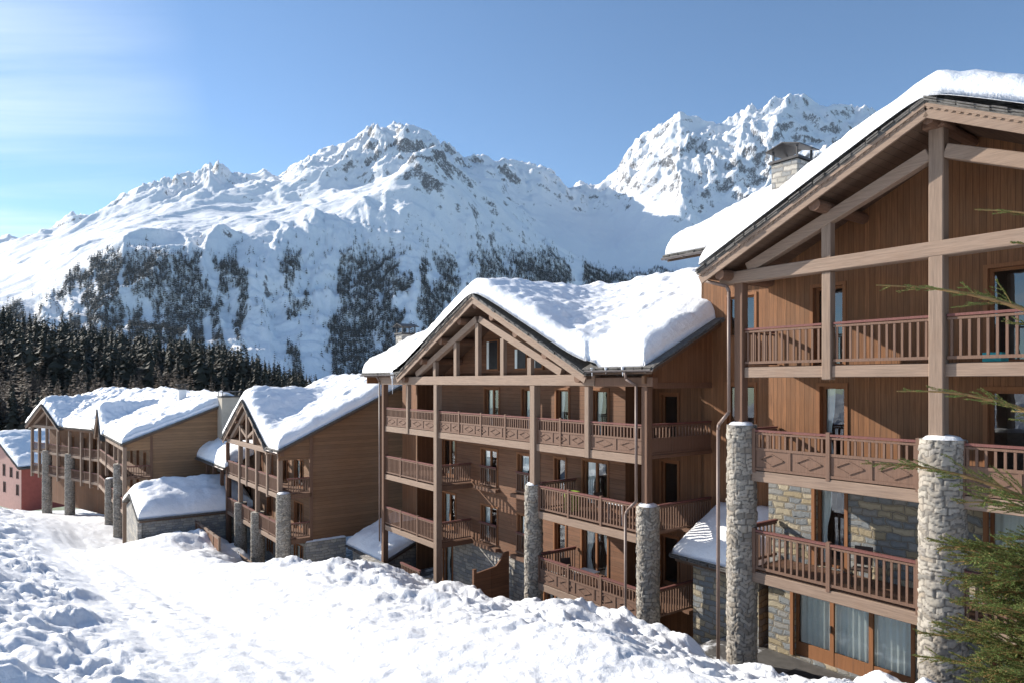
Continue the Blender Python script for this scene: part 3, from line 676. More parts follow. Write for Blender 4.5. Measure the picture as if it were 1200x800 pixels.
for sg in (-1,1): MB().beam((-7.5+sg*2.2,0.02,-3.2),(-7.5+sg*.2,.02,-3.9), .16,.2).build('brace', M['timber'], A)
purlins(A, -7.5, -.3, 1.9, -1.23, .555, (-12,-9.6,-7.5,-5.4,-3), .15, .48)
stone_column(A, -9.3, 0, -13.6, -8.8, .43, cap=False, seed=31); stone_column(A, -5.04, 0, -13.6, -8.85, .45, cap=False, seed=37); stone_column(A, 0, .1, -13.6, -6.95, .44, seed=41)
rA = gable_roof(A, -7.5, 5.6, -.4, 6, -1.23, .555)
shed(rA, -2.0, .45, -.4, 8, -4.2, .47, 'main_roof', back=14)
shed(rA, -23.5, -12.9, -.3, 6.5, -6.6, .40, 'wing_roof')
def zA(X, Y):
    main = np.where(Y < 8, -4.2+(Y+.4)*.47, -4.2+8.4*.47-(Y-8)*.47)
    gg = -1.23-(np.sqrt((X+7.5)**2+.2)-.45)*.555
    return smax(main, np.where(X < -1.5, gg, -50), .4)
roof_snow(rA, [(-13.08,-1.92,-.37,7),(-13.0,.43,-.37,13.9)], zA, .85, .2, .6, 61, slump=.2, lump=.2)
roof_snow(rA, [(-23.4,-12.7,-.28,6.4)], lambda X, Y: -6.6+(Y+.3)*.4, .95, .25, .8, 67)
wa = [(-21,-19.8,-9.6,-7.9),(-18,-16.8,-9.6,-7.9),(-15.4,-14.2,-9.6,-7.9)]
wall(A, -23.2, -13.0, 2.2, -13.4, -6.2, M['boardA'], wa, name='wing_wall')
for h in wa: window(A, h, 2.2, 2, 0, True)
for x in (-22.9,-20.4,-18,-15.5,-13.2): post(A, x, .2, -13.2, -6.85, .26, M['timber2'])
MB().box(-23.2,-12.95,.05,.35,-6.95,-6.8).build('eave_beam', M['timber2'], A)
railing(A, -23, -13.3, .2, -9.3, -10.3, 'x', 'bal', 3, .16); deck(A, -23.2, -13, .2, 2.2, -10.3, .2)
gutter(A, -23.5, -12.9, -.4, -6.72); gutter(A, -1.9, .5, -.5, -4.32)
# terrace fences in front of it
def atA(x, y): return (-14.34+EX[0]*x+EY[0]*y, 42.5+EX[1]*x+EY[1]*y)
def fence(O, x0, x1, ztop, zb, label, n, name='wooden_fence'):
    f = empty(name, O, label, 'fence'); w = (x1-x0)/n
    for i in range(n+1): MB().box(x0+w*i-.06,x0+w*i+.06,-.07,.07,zb,ztop+.06).build('post', M['timber'], f)
    for i in range(n): MB().box(x0+w*i+.06,x0+w*(i+1)-.06,-.03,.03,zb,ztop-.1).build('panel', M['boardB'], f)
    MB().box(x0,x1,-.08,.08,ztop-.1,ztop).build('rail', M['timberh'], f); return f
fence(atA(0,-.75), -11.4, -.7, -11.95, -13.6, 'low solid timber fence before the stone columns of the left chalet', 5)
fence(atA(0,-2.2), -15.5, -6.2, -10.55, -13.4, 'dark plank fence round the sunken terrace beside the snow covered shelter', 6)

# ================================================================== SMALL SNOW COVERED LEAN-TOS
def lean(O, label, x0, x1, y0, y1, ze, m, zb, mat, T, seed, wx=None):
    e = empty('lean_to', O, label, 'lean-to')
    r = shed(e, x0, x1, y0, y1, ze, m)
    roof_snow(r, [(x0+.02,x1-.02,y0+.02,y1)], lambda X, Y: ze+(Y-y0)*m, T, .16, min(.6,(y1-y0)*.3), seed)
    wx = wx or (x0+.3, x1-.3); b = MB(); b.prism([(y0+.35,zb),(y1,zb),(y1,ze+(y1-y0)*m-.3),(y0+.35,ze+.35*m-.3)], 0, wx[0], wx[1]); b.build('wall', mat, e); return e
lean(atB(0,0), 'small snow topped stone lean-to squeezed between middle chalet and nearest chalet', 20.1, 23.3, .75, 3.3, -5.75, .5, -11.4, M['stoneC'], .55, 71, (20.75,23.2))
lean(atB(0,0), 'small low lean-to under a snow heap beside the dark side wall of the left chalet', -5.9, -.6, .2, 3.8, -10.35, .42, -13.4, M['stoneB'], .6, 73)
# bigger shelter in front of the far left chalet: roof falls towards the viewer's right
D2O = (-32.3475, 57.0)
e = empty('shelter', (D2O[0], D2O[1]), 'low stone shelter buried under thick smooth snow against the tan log wall', 'shelter', None, ROT+math.pi/2)
# local frame turned by 90 degrees: x runs into the street block, y runs away from the low eave; low eave at y=-9.4
r = shed(e, -.3, 8.0, -9.4, -4.9, -9.95, .30, back=-1.0)
roof_snow(r, [(-.28,7.98,-9.38,-1.0)], lambda X, Y: -9.95+1.35-np.abs(Y+4.9)*.30, .95, .2, 1.0, 77, slump=.15, lump=.12)
b = MB(); b.prism([(-9.0,-14.5),(-1.2,-14.5),(-1.2,-10.1),(-4.9,-8.95),(-9.0,-10.15)], 0, 0, 7.8); b.build('wall', M['stoneB'], e)
MB().box(-.32,-.05,-9.3,-8.6,-14.5,-10.2).build('pier', M['stoneB'], e)

# ================================================================== FAR LEFT CHALET (tan log side)
D = empty('chalet', D2O, 'far left chalet with pale tan log side wall, tiny edge-on gable and broad beige chimney', 'chalet', 'timber chalets along the snowy street')
hd = [(-12,-10.8,-8.0,-6.3),(-8,-6.8,-8.0,-6.3),(-4,-2.8,-8.0,-6.3),(-12,-10.8,-10.8,-9),(-8,-6.8,-10.8,-9),(-4,-2.8,-10.8,-9)]
wall(D, -27, 0, 2.0, -14.5, -5.3, M['boardD'], hd)
for h in hd: window(D, h, 2.0, 2, 0, True)
wall(D, 2.0, 13, 0, -14.5, -5.0, M['boardD'], (), axis='y', name='side_wall')
MB().prism([(-.1,-5.75),(13,-5.75),(13,-4.0),(8,-2.2),(-.1,-5.3)], 0, -.1, .03).build('side_gable', M['boardD'], D)
for z in (-8.05,-10.85):
    deck(D, -19.5, 0, 0, 2, z, .24); railing(D, -19.3, -.2, 0, z+1, z, 'x', 'bal', 5, .17); railing(D, .2, 1.9, 0, z+1, z, 'y', 'bal', 0, .17)
post(D, 0, 0, -14.5, -5.4, .28); MB().box(-.12,.08,1.9,2.1,-14.5,-4.6).build('post', M['timber2'], D)
for x in (-3,-6,-12.5,-19): post(D, x, 0, -7.1 if x > -10 else -9.2, -5.4, .28)
MB().box(-19.8,.2,-.12,.12,-5.75,-5.45).build('eave_beam', M['timberh'], D)
stone_column(D, -3.0, 0, -15, -7.1, .5, cap=False, seed=51); stone_column(D, -9.3, 0, -15, -9.1, .5, cap=True, seed=53)
rD = gable_roof(D, -16.2, 3.5, -.5, 4, -2.75, .84)
MB().prism([(-19.5,-5.6),(-12.9,-5.6),(-16.2,-3.0)], 1, .3, .4).build('gable_wall', M['timber2'], D)
shed(rD, -12.8, .5, -.3, 8, -5.1, .39, 'main_roof', back=15); shed(rD, -27, -19.6, -.3, 8, -5.1, .39, 'main_roof')
def zD(X, Y):
    main = np.where(Y < 8, -5.1+(Y+.3)*.39, -5.1+8.3*.39-(Y-8)*.39)
    return smax(main, np.where(np.abs(X+16.2) < 4, -2.75-np.abs(X+16.2)*.84, -50), .4)
roof_snow(rD, [(-19.68,-12.72,-.47,7),(-26.9,.48,-.28,14.9)], zD, .9, .26, .7, 81, slump=.25, lump=.25)
chimney(D, .04, 1.7, 7.3, 8.9, -8, -1.35, M['beige'], 'flat')
chimney(D, -8.6, -7.9, 5.6, 6.3, -3, -.75, M['white'], 'flat')

# ================================================================== FARTHEST CHALET
ROT1 = math.atan2(-.58817, .80874)
G = empty('chalet', (-45.885, 76.0), 'farthest brown chalet at left edge, turned towards the street, with two slim round stone columns', 'chalet', 'timber chalets along the snowy street', ROT1)
hg = [(x, x+1.2, z, z+1.8) for x in (-17,-13,-9.5,-6.5,-3) for z in (-8.55,-11.2)]
wall(G, -19.3, 0, 2.0, -15.5, -5.4, M['boardBs'], hg)
for h in hg: window(G, h, 2.0, 2, 0, True)
for z in (-8.6,-11.25):
    deck(G, -19.2, 0, 0, 2, z, .26); railing(G, -19, -14.7, 0, z+1, z, 'x', 'bal', 0, .2); railing(G, -14.1, -8, 0, z+1, z, 'x', 'bal', 1, .2); railing(G, -7.3, -.1, 0, z+1, z, 'x', 'bal', 1, .2)
for x in (-19,-16.7,-11.1,-4.6,-2.2,-.1): post(G, x, 0, -12, -5.75, .3)
for x in (-14.4,-7.8): post(G, x, 0, -8.5, -5.75, .3); stone_column(G, x, 0, -16.5, -8.45, .52, cap=False, seed=int(60-x))
MB().box(-19.3,-9.2,-.14,.14,-5.75,-5.4).build('tie_beam', M['timberh'], G); MB().box(-9.18,.1,-.12,.12,-5.75,-5.45).build('eave_beam', M['timber2'], G)
for sg in (-1, 1): MB().beam((-14.3+sg*.1,0,-3.5),(-14.3+sg*4,0,-5.4), .22, .28).build('rafter', M['timberh'], G)
MB().box(-14.42,-14.18,-.1,.1,-5.398,-3.5).build('strut', M['timber'], G)
rG = gable_roof(G, -14.3, 5.1, -.7, 7, -2.7, .56)
MB().prism([(-19,-5.4),(-9.6,-5.4),(-14.3,-3.0)], 1, 1.9, 2).build('gable_wall', M['boardBs'], G)
shed(rG, -9.4, 2, -.5, 8, -5.3, .42, 'main_roof', back=15); shed(rG, -21.5, -19.2, 1.5, 8, -5.0, .4, 'rear_roof')
def zG(X, Y):
    main = np.where(Y < 8, -5.3+(Y+.5)*.42, -5.3+8.5*.42-(Y-8)*.42)
    return smax(main, np.where(X < -9, -2.7-(np.sqrt((X+14.3)**2+.2)-.45)*.56, -50), .4)
roof_snow(rG, [(-19.38,-9.22,-.67,8),(-19.3,1.95,-.47,14.9)], zG, .95, .28, .7, 91, slump=.3, lump=.3)
roof_snow(rG, [(-21.4,-19.2,1.55,8)], lambda X, Y: -5.0+(Y-1.5)*.4, .8, .28, .6, 92)

# ================================================================== RED HOUSE
H = empty('red_house', (-75.47, 105), 'small pink and red rendered house with snowy roof at the left edge beyond the chalets', 'house', None, ROT1)
hh = [(-1.9,-1.2,-15.0,-13.9),(-4.6,-3.7,-15.0,-13.5),(-7.6,-6.7,-15.0,-13.2),(-2.0,-1.1,-17.6,-16),(-7.4,-6.5,-17.6,-16),(-10.5,-9.6,-17.6,-16)]
wall(H, -20, 0, 0, -20, -13.2, M['pink'], hh)
for h in hh: window(H, h, 0, 2, 0, cas=.12, mat=M['dark'])
MB().prism([(-20,-13.2),(0,-13.2),(-10,-9.1)], 1, 0, .2).build('gable_wall', M['pink'], H)
MB().box(-.1,.02,.03,12,-20,-13.0).build('side_wall', M['redwall'], H)
rH = gable_roof(H, -10, 10.5, -.6, 12.5, -8.8, .42, barge=False)
roof_snow(rH, [(-20.45,.45,-.58,12.4)], lambda X, Y: -8.8-(np.sqrt((X+10)**2+.3)-.5)*.42, .9, .35, .7, 97)

# ================================================================== SNOW GROUND (one sheet round the camera)
SK = np.array([-150,-80,-41,-17.5,14,23,30,40,60,110.]); ZK = np.array([-30,-18.,-12.8,-11.4,-6.75,-5.35,-4.5,-3.3,-1.6,2.])
TC = np.array([-70,-40,-26,-20,-17.6,-16.2,-14.5,-12.5,-10.5,-8,-6,-4.4,-3.0])
SR = np.array([-80,-41,-26,-17.5,-13,-9,-5.5,-1,6,11.5,16,21,26,30,40,60.])
OFF = np.array([
 [5,3,2,1.2,.8,.5,.2,0,-.2,-.2,-.2,-.2,-.2],
 [6,4,2.4,1.5,1,.6,.25,-.3,-.6,-.9,-1.2,-1.5,-1.6],
 [9,5.2,3.2,2.1,1.4,.9,.35,-.8,-1.3,-1.6,-1.8,-2,-2],
 [9,5.2,3.2,2.1,1.4,.9,.35,0.1,.4,.8,.7,-.2,-1.],
 [9,5.2,3.2,2.1,1.4,.9,.35,0.,.1,.0,-.5,-1.2,-1.6],
 [9,5.2,3.2,2.1,1.4,.9,.35,0.,.0,-.1,-1.3,-1.7,-1.9],
 [9,5.2,3.2,2.1,1.4,.9,.35,0.,-.05,-.15,-1.1,-1.6,-1.6],
 [9,5.2,3.2,2.1,1.4,.9,.35,0.,.0,-.05,-.65,-1.0,-1.1],
 [9,5.2,3.2,2.1,1.4,.9,.35,0.,.1,.1,0,-.45,-.8],
 [9,5.2,3.2,2.1,1.4,.9,.35,0.,.1,.0,-.15,-.8,-1.1],
 [9,5.2,3.2,2.1,1.4,.9,.35,0.,.1,.0,-.4,-1.05,-1.3],
 [9,5.2,3.2,2.1,1.4,.9,.35,0.,.1,-.05,-.55,-.8,-1.2],
 [9,5.2,3.2,2.1,1.4,.9,.35,0.,.1,.1,-.5,-1.1,-1.6],
 [9,5.2,3.2,2.1,1.4,.9,.35,0.,.1,.0,-.6,-1.1,-1.5],
 [9,5.2,3.2,2.1,1.4,.9,.3,.3,.3,.2,-.4,-1,-1.5],
 [9,5.2,3.2,2.1,1.4,.9,.6,.6,.5,.4,.3,0,-.5]])
def ground(X, Y, fine=True):
    dx = X+7.2375; dy = Y-38.6; s = dx*EX[0]+dy*EX[1]; t = dx*EY[0]+dy*EY[1]
    bend = np.interp(s, [-120,-60,-30,-20,0], [30,9,2,0,0]); t = t+bend*.0
    base = np.interp(s, SK, ZK)
    si = np.clip(np.interp(s, SR, np.arange(len(SR))), 0, len(SR)-1.001); ti = np.clip(np.interp(t, TC, np.arange(len(TC))), 0, len(TC)-1.001)
    a = si.astype(int); b = ti.astype(int); fa = si-a; fb = ti-b; fa = fa*fa*(3-2*fa); 
    o = (OFF[a,b]*(1-fa)+OFF[a+1,b]*fa)*(1-fb)+(OFF[a,b+1]*(1-fa)+OFF[a+1,b+1]*fa)*fb
    z = base+o
    # dug-out strip along the fronts and plain valley floor behind the houses
    edge = np.interp(s, [-60,-33,-29,-22,-21,-14,-11,-7.5,-6,18,22,30,60], [-13,-13,-11.3,-11.3,-3.6,-3.8,-5.4,-5.6,-2.5,-2.6,-3.4,-3.0,-3.0])
    floor = np.interp(s, [-150,-80,-35,-22,-8,-5,0,19,22,45,110], [-24,-18,-15.4,-14,-13.3,-12.,-11.0,-10.9,-8.0,-7.9,-4])
    floor = floor-np.clip((t-14)/60, 0, 1)*9
    wob = .5*fbm(X*.35, Y*.35, 3, 77)
    k = smooth(edge-.2, edge+1.5, t+wob)
    snow = z
    if fine:
        path = np.exp(-((t+13.3+.8*perlin(s*.12, s*0, 5))/1.9)**2)
        bank = smooth(-14.6, -16.2, t+.7*perlin(s*.35,s*0+3,9)); berm = smooth(-9.3, -6.3, t+.8*perlin(s*.25,s*0+8,12))
        slope = smooth(-12.2, -10.6, t+.6*perlin(s*.3,s*0+4,15))
        amp = .03+.24*bank+.15*berm+.05*slope
        f1, f2, cid = worley(X*1.25+.4*perlin(X*.9,Y*.9,1), Y*1.25+.4*perlin(X*.9+9,Y*.9,2), 3)
        chunk = (.55-np.clip(f1, 0, .75))*(.4+.9*cid)
        g1, g2, cid2 = worley(X*2.9+.3*perlin(X*2,Y*2,7), Y*2.9+.3*perlin(X*2+9,Y*2,8), 13)
        chunk2 = (.5-np.clip(g1, 0, .75))*(.2+1.*cid2)
        patch = smooth(-.35, .35, fbm(X*.25+5, Y*.25, 3, 91))
        q1 = X+.5*fbm(X*.6,Y*.6,3,101); q2 = Y+.5*fbm(X*.6+9,Y*.6,3,103)
        bil = sum(a_*np.abs(perlin(q1*f_+i_*3.1, q2*f_-i_*7.7, 111+i_)) for i_, (f_, a_) in enumerate(((.42,1.),(.9,.6),(1.9,.38),(4.1,.2),(8.5,.09))))
        n = fbm(X*.4, Y*.4, 3, 21)*.5+(bil-.55)*1.15+(chunk*.55+chunk2*.35)*smooth(.1,.6,patch)*(.4+.6*np.maximum(bank, slope*(1-berm)))
        snow = snow+amp*n*1.25+(.3*bank+.42*berm)*fbm(X*.16, Y*.16, 3, 33)+.05*fbm(X*1.7,Y*1.7,4,55)*(.35+.65*np.maximum(bank,berm))
        # plough lines where the path was cleared and the small ledge beside it
        snow = snow+.08*bank*(ridged(t*.9+.15*perlin(s*.3,t*.3,6)*3, s*.06, 2, 17)-.6)
        ft = worley(s*1.5, t*1.5, 44)[0]; dens = smooth(.05,.4,perlin(s*.25,t*.4,61))
        snow = snow-.08*smooth(.22,.06,ft)*dens*(.4+path)
        ct = .5*np.sin(s*.07)
        snow = snow+.05*perlin(s*.5,t*2.2,71)*path-.05*(np.exp(-((t+12.6+ct)/.14)**2)+np.exp(-((t+14.2+ct)/.14)**2)+.6*np.exp(-((t+11.7+ct)/.1)**2))*(.5+.5*perlin(s*.8,t*.1,73))+.02*perlin(X*3,Y*3,75)
    k = k*smooth(-22, -16, s)+k*smooth(13,16,t)*(1-smooth(-22,-16,s))
    return snow*(1-k)+(floor+.05*fbm(X*1.2,Y*1.2,3,3))*k, k
az_ = np.concatenate([np.linspace(-180,-52,44,endpoint=False), np.linspace(-52,48,760,endpoint=False), np.linspace(48,180,44)])
rr_ = np.concatenate([[.05,.8], np.geomspace(1.6, 30, 420), np.geomspace(30, 230, 300)[1:]])
AZ, RR = np.meshgrid(np.radians(az_), rr_); GX = RR*np.sin(AZ); GY = RR*np.cos(AZ)
GZ, GK = ground(GX, GY); GZ = GZ-np.clip((RR-130)/100, 0, 1)*14
def ground_mat():
    t = NT('trodden snow'); a = t.noise(t.coord((1,1,1)), 2.4, 6., .6); b = t.noise(t.coord((1,1,1)), 12., 5., .65); c = t.noise(t.coord((1,1,1)), 55., 3., .6)
    h = t.math('ADD', t.math('MULTIPLY', a, .45), t.math('ADD', t.math('MULTIPLY', b, .2), t.math('MULTIPLY', c, .05)))
    col = t.mix(t.mapr(a, .3, .7), (.77,.785,.81,1), (.85,.857,.87,1))
    at = t.n('Attribute', dict(attribute_name='cleared')); k = t.math('MULTIPLY', t.mapr(at.outputs['Fac'], .8, .97), t.mapr(t.noise(t.coord((1,1,1)), 1.6, 5., .65), .36, .5))
    col = t.mix(k, col, (.10,.095,.09,1))
    return t.fin(col, .6, t.bump(h, .65, .2), Specular_IOR_Level=.3)
go = np_mesh('snow_ground', np.stack([GX,GY,GZ],-1).reshape(-1,3), grid_faces(*GX.shape)[:, ::-1], ground_mat())
at = go.data.attributes.new('cleared', 'FLOAT', 'POINT'); at.data.foreach_set('value', GK.ravel().astype(np.float32)); tag(go, kind='structure')
def gz_at(x, y): return float(ground(np.array([x]), np.array([y]), True)[0][0])

# ================================================================== HILL AND MOUNTAINS (true distances: 0.13 to 9 km)
UP = [-700,-300,0,60,125,175,210,245,290,325,345,375,415,450,470,490,520,545,580,605,635,660,690,720,740,765,797,815,845,880,920,950,990,1015,1100,1250,1500,1900]
VS = [330,300,285,275,246,226,213,203,208,204,188,174,159,146,143,147,162,184,192,194,194,214,222,203,180,150,122,131,135,118,118,121,128,133,150,190,230,300]
UC = [-700,-300,0,40,90,150,220,300,380,440,480,510,560,600,640,690,760,830,1000,1200,1500,1900]
VC = [390,375,366,352,318,292,282,272,258,232,208,196,236,262,286,312,332,332,320,310,320,350]
UB = [-700,0,100,200,300,400,500,560,620,690,720,800,900,1000,1200,1900]      # bench between crest and skyline
VB = [350,318,272,250,240,228,200,222,250,262,268,232,205,200,230,340]
UH = [-700,-200,0,100,200,320,450,700,1000,1900]; VH = [395,405,414,438,452,466,474,478,478,480]
nu, ny = 1050, 520
U = np.linspace(-560, 1640, nu); YY = np.concatenate([np.geomspace(150, 1200, 90, endpoint=False), np.geomspace(1200, 2000, 70, endpoint=False), np.geomspace(2000, 6400, 310, endpoint=False), np.geomspace(6400, 9500, 50)])
UU, YG = np.meshgrid(U, YY); XG = (UU-600)/800*YG
sk = np.interp(U, UP, VS); cr = np.interp(U, UC, VC); bn = np.interp(U, UB, VB); hl = np.interp(U, UH, VH)
far_ = np.interp(U, [-700,600,690,797,1015,1900], [5600,5600,6000,5600,5400,5200])
cy = np.interp(U, [-700,-300,0,300,510,760,1200,1900], [1500,1800,2200,2750,3450,3800,3800,3600])
RA = YG/cy[None,:]
rows = [(150, 447+22/150*800+0*U), (210, 447+14/210*800+0*U), (330, hl), (450, hl+8), (800, 468+0*U), (cy*.50, 458+0*U), (cy*.60, 446+0*U), (cy*.82, 446+(cr-446)*.52), (cy, cr), (cy*1.10, cr*.84+bn*.16-3), (cy+(far_-cy)*.55, bn)]
nodesY = [r[0] for r in rows]; nodesZ = [-(r[1]-447)/800*r[0] for r in rows]
Zg = np.zeros(UU.shape)
for j in range(nu):
    yk = [float(n[j]) if hasattr(n,'__len__') else n for n in nodesY]+[far_[j], far_[j]*1.25, 9600]; zf_ = (447-sk[j])/800*far_[j]
    zk = [float(z[j]) for z in nodesZ]+[zf_, zf_*.72, zf_*.2]
    Zg[:,j] = np.interp(np.log(YY), np.log(yk), zk)
# soften the kinks along depth
ker = np.array([1,2,3,4,3,2,1.]); ker /= ker.sum()
for _ in range(3):
    pad = np.pad(Zg, ((3,3),(0,0)), 'edge'); Zg = sum(ker[i]*pad[i:i+ny] for i in range(7))
wx = XG+260*fbm(XG/900, YG/900, 3, 201); wy = YG+260*fbm(XG/900+7, YG/900, 3, 207)
m1 = smooth(.5, .75, RA)
big = ridged(wx/1050, wy/1300, 6, 211, .5)-1.0
gul = ridged(UU/62+.35*fbm(UU/40,YG/900,2,5), np.log(YG)*2.2, 5, 221, .5)-.95
up = smooth(300, 1100, Zg); crag = smooth(900, 1700, Zg)
hill = smooth(500, 260, YG)
def bandmask(u0, u1, w): return smooth(u0-w, u0, UU)*smooth(u1+w, u1, UU)
smoothslope = smooth(1.0, 1.08, RA)*smooth(5200, 4300, YG)*bandmask(-600, 520, 90)          # powder bench
bowl = bandmask(640, 760, 60)*smooth(1.0,1.12,RA)*smooth(5600,5000,YG)
soft = np.clip(1-.72*smoothslope-.75*bowl, .2, 1)
front = smooth(.6,.75,RA)*smooth(1.04,.94,RA)
detail = (ridged(wx/230, wy/230, 7, 231, .62)-1.05)*1.5
peaky = np.exp(-((YG-far_[None,:])/700)**2)
Zg = Zg+m1*soft*(big*150*(.35+.65*up)*(1-.45*peaky)+gul*(30*front+44*crag*(1-.5*peaky))+detail*(11+3*front+30*crag*(1-.6*peaky))+(ridged(wx/420, wy/420, 6, 241, .6)-.9)*80*crag*(1-.8*peaky)+(ridged(XG/70,YG/70,4,245,.6)-.9)*(2.5+8*crag*(1-.6*peaky)+2*front))
Zg = Zg+m1*(smoothslope+bowl)*14*fbm(XG/260, YG/420, 4, 251)+hill*2.0*fbm(XG/60, YG/60, 3, 261)
def mount_mat():
    t = NT('mountain snow and rock'); geo = t.n('NewGeometry'); nz = t.n('SeparateXYZ', None, Vector=geo.outputs['Normal']).outputs[2]
    pos = geo.outputs['Position']; pz = t.n('SeparateXYZ', None, Vector=pos).outputs[2]
    n1 = t.noise(pos, .011, 10., .74); n2 = t.noise(pos, .06, 8., .74)
    mp = t.n('Mapping', None, Vector=pos); mp.inputs['Scale'].default_value = (.03,.03,.012); n3 = t.noise(mp.outputs[0], 1., 6., .7)
    steep = t.math('SUBTRACT', 1., nz)
    r = t.math('ADD', steep, t.math('ADD', t.math('MULTIPLY', t.math('SUBTRACT', n1, .5), .95), t.math('ADD', t.math('MULTIPLY', t.math('SUBTRACT', n3, .5), .6), t.math('MULTIPLY', t.math('SUBTRACT', n2, .5), .55))))
    hi = t.mapr(pz, 200., 1150., -.10, .0)
    rock = t.mapr(t.math('ADD', r, hi), .475, .56)
    n4 = t.noise(pos, .16, 6., .75); rockc = t.mix(t.mapr(n4, .3, .7), (.045,.048,.056,1), (.21,.20,.20,1)); rockc = t.mix(t.mapr(n2, .52, .62, 0, .9), rockc, (.8,.82,.85,1))
    sn = t.mix(t.mapr(n2, .3, .7), (.83,.845,.87,1), (.89,.90,.915,1))
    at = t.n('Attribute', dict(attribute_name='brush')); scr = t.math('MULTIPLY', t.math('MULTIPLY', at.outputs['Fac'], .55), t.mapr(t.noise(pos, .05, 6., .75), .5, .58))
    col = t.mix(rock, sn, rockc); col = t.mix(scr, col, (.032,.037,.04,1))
    h = t.math('ADD', n1, t.math('MULTIPLY', n2, .35))
    return t.fin(col, .85, t.bump(h, .55, 14.), Specular_IOR_Level=.1)
mo = np_mesh('mountains', np.stack([XG,YG,Zg],-1).reshape(-1,3), grid_faces(ny, nu), mount_mat()); tag(mo, kind='structure')
def Zat(u, y):
    i = np.clip(np.interp(y, YY, np.arange(ny)), 0, ny-1.001); j = np.clip((u-U[0])/(U[1]-U[0]), 0, nu-1.001)
    a = i.astype(int); b = j.astype(int); f = i-a; g = j-b
    return (Zg[a,b]*(1-f)+Zg[a+1,b]*f)*(1-g)+(Zg[a,b+1]*(1-f)+Zg[a+1,b+1]*f)*g
VV = 447-Zg/YG*800
def forest_density(u, y, v):
    uw = u+16*perlin(v/60, u/160, 311)+6*perlin(v/20, u/60, 313); cl = fbm(uw/36, y/1500+v/210, 4, 301); fine_ = fbm(u/17, v/42, 3, 307)
    tongue = smooth(-.04, .17, cl+.55*fine_+.22*smooth(250,190,u)*smooth(60,110,u)+.22*smooth(300,180,uw)*smooth(40,110,uw)+.06+.22*bandU(u,530,740)*smooth(380,330,v)*smooth(270,300,v))
    alt = smooth(268+25*fine_, 318, v)
    alt = np.where(u < 260, smooth(282+20*fine_, 310, v), alt)
    return np.clip(tongue*alt+.10*alt*smooth(-.2,.3,fine_), 0, 1)
def bandU(u, a, b): return smooth(a-30, a, u)*smooth(b+30, b, u)
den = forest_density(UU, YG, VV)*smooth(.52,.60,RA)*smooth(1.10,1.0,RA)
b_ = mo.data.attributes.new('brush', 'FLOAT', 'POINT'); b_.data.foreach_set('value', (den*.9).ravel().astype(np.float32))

def conifer_proto(seed, n=9, blades=7, kind='spruce', H=1.0, W=.19):
    """unit-height ragged conifer crown made of whorls of drooping blades"""
    r = np.random.default_rng(seed); V = []; F = []
    for k in range(n):
        f = k/(n-1); z = .10+.86*f; rad = W*(1-f)**.85*r.uniform(.75,1.15)+.008
        for b in range(blades):
            a = r.uniform(0, 6.283); l = rad*r.uniform(.65,1.2); w = l*(.42 if kind == 'spruce' else .16)
            dz = -l*r.uniform(.35,.75) if kind == 'spruce' else l*r.uniform(.1,.6)
            ca, sa = math.cos(a), math.sin(a); zz = z+r.uniform(-.03,.03)
            o = len(V)
            V += [(0,0,zz+.035*(1-f)+.01), (ca*l*.6-sa*w, sa*l*.6+ca*w, zz+dz*.55), (ca*l, sa*l, zz+dz), (ca*l*.6+sa*w, sa*l*.6-ca*w, zz+dz*.55)]
            F += [(o,o+1,o+2,o+3)]
    return np.array(V), np.array(F)
def scatter_mesh(name, protos, pts, heights, mat, wscale=(1,1), trunk=False):
    Vs = []; Fs = []; o = 0
    for i, (p, h) in enumerate(zip(pts, heights)):
        V, F = protos[i % len(protos)]; a = RNG.uniform(0, 6.283); c, s = math.cos(a), math.sin(a); w = h*RNG.uniform(*wscale)
        W = np.stack([(V[:,0]*c-V[:,1]*s)*w+p[0], (V[:,0]*s+V[:,1]*c)*w+p[1], V[:,2]*h+p[2]], 1); Vs.append(W); Fs.append(F+o); o += len(W)
    return np_mesh(name, np.vstack(Vs), np.vstack(Fs), mat, None, False)
# thousands of trees on the mountain: one mass
flat = den.ravel(); area = (YG**1.0).ravel()*np.gradient(YY)[:,None].repeat(nu,1).ravel(); wgt = (flat**3.2+.022*(flat > .03)+.006*(VV.ravel() > 262)*(RA.ravel() < 1)*(RA.ravel() > .6))*area*((UU>-40)&(UU<900)).ravel(); wgt = wgt/wgt.sum()
idx = RNG.choice(len(flat), 60000, p=wgt); ju = U[1]-U[0]
u_ = UU.ravel()[idx]+RNG.uniform(-.5,.5,len(idx))*ju; y_ = YG.ravel()[idx]*(1+RNG.uniform(-.5,.5,len(idx))*.004); z_ = Zat(u_, y_)
pts = np.stack([(u_-600)/800*y_, y_, z_-1.5], 1)
mp_ = [conifer_proto(400+i, 5, 4, 'spruce', 1, .25) for i in range(6)]
tag(scatter_mesh('mountain_forest', mp_, pts, RNG.uniform(13, 30, len(pts)), M['mtree'], (.8,1.2)), 'dark conifer forest in tongues and scattered trees on the lower mountain face', 'forest', None, 'stuff')

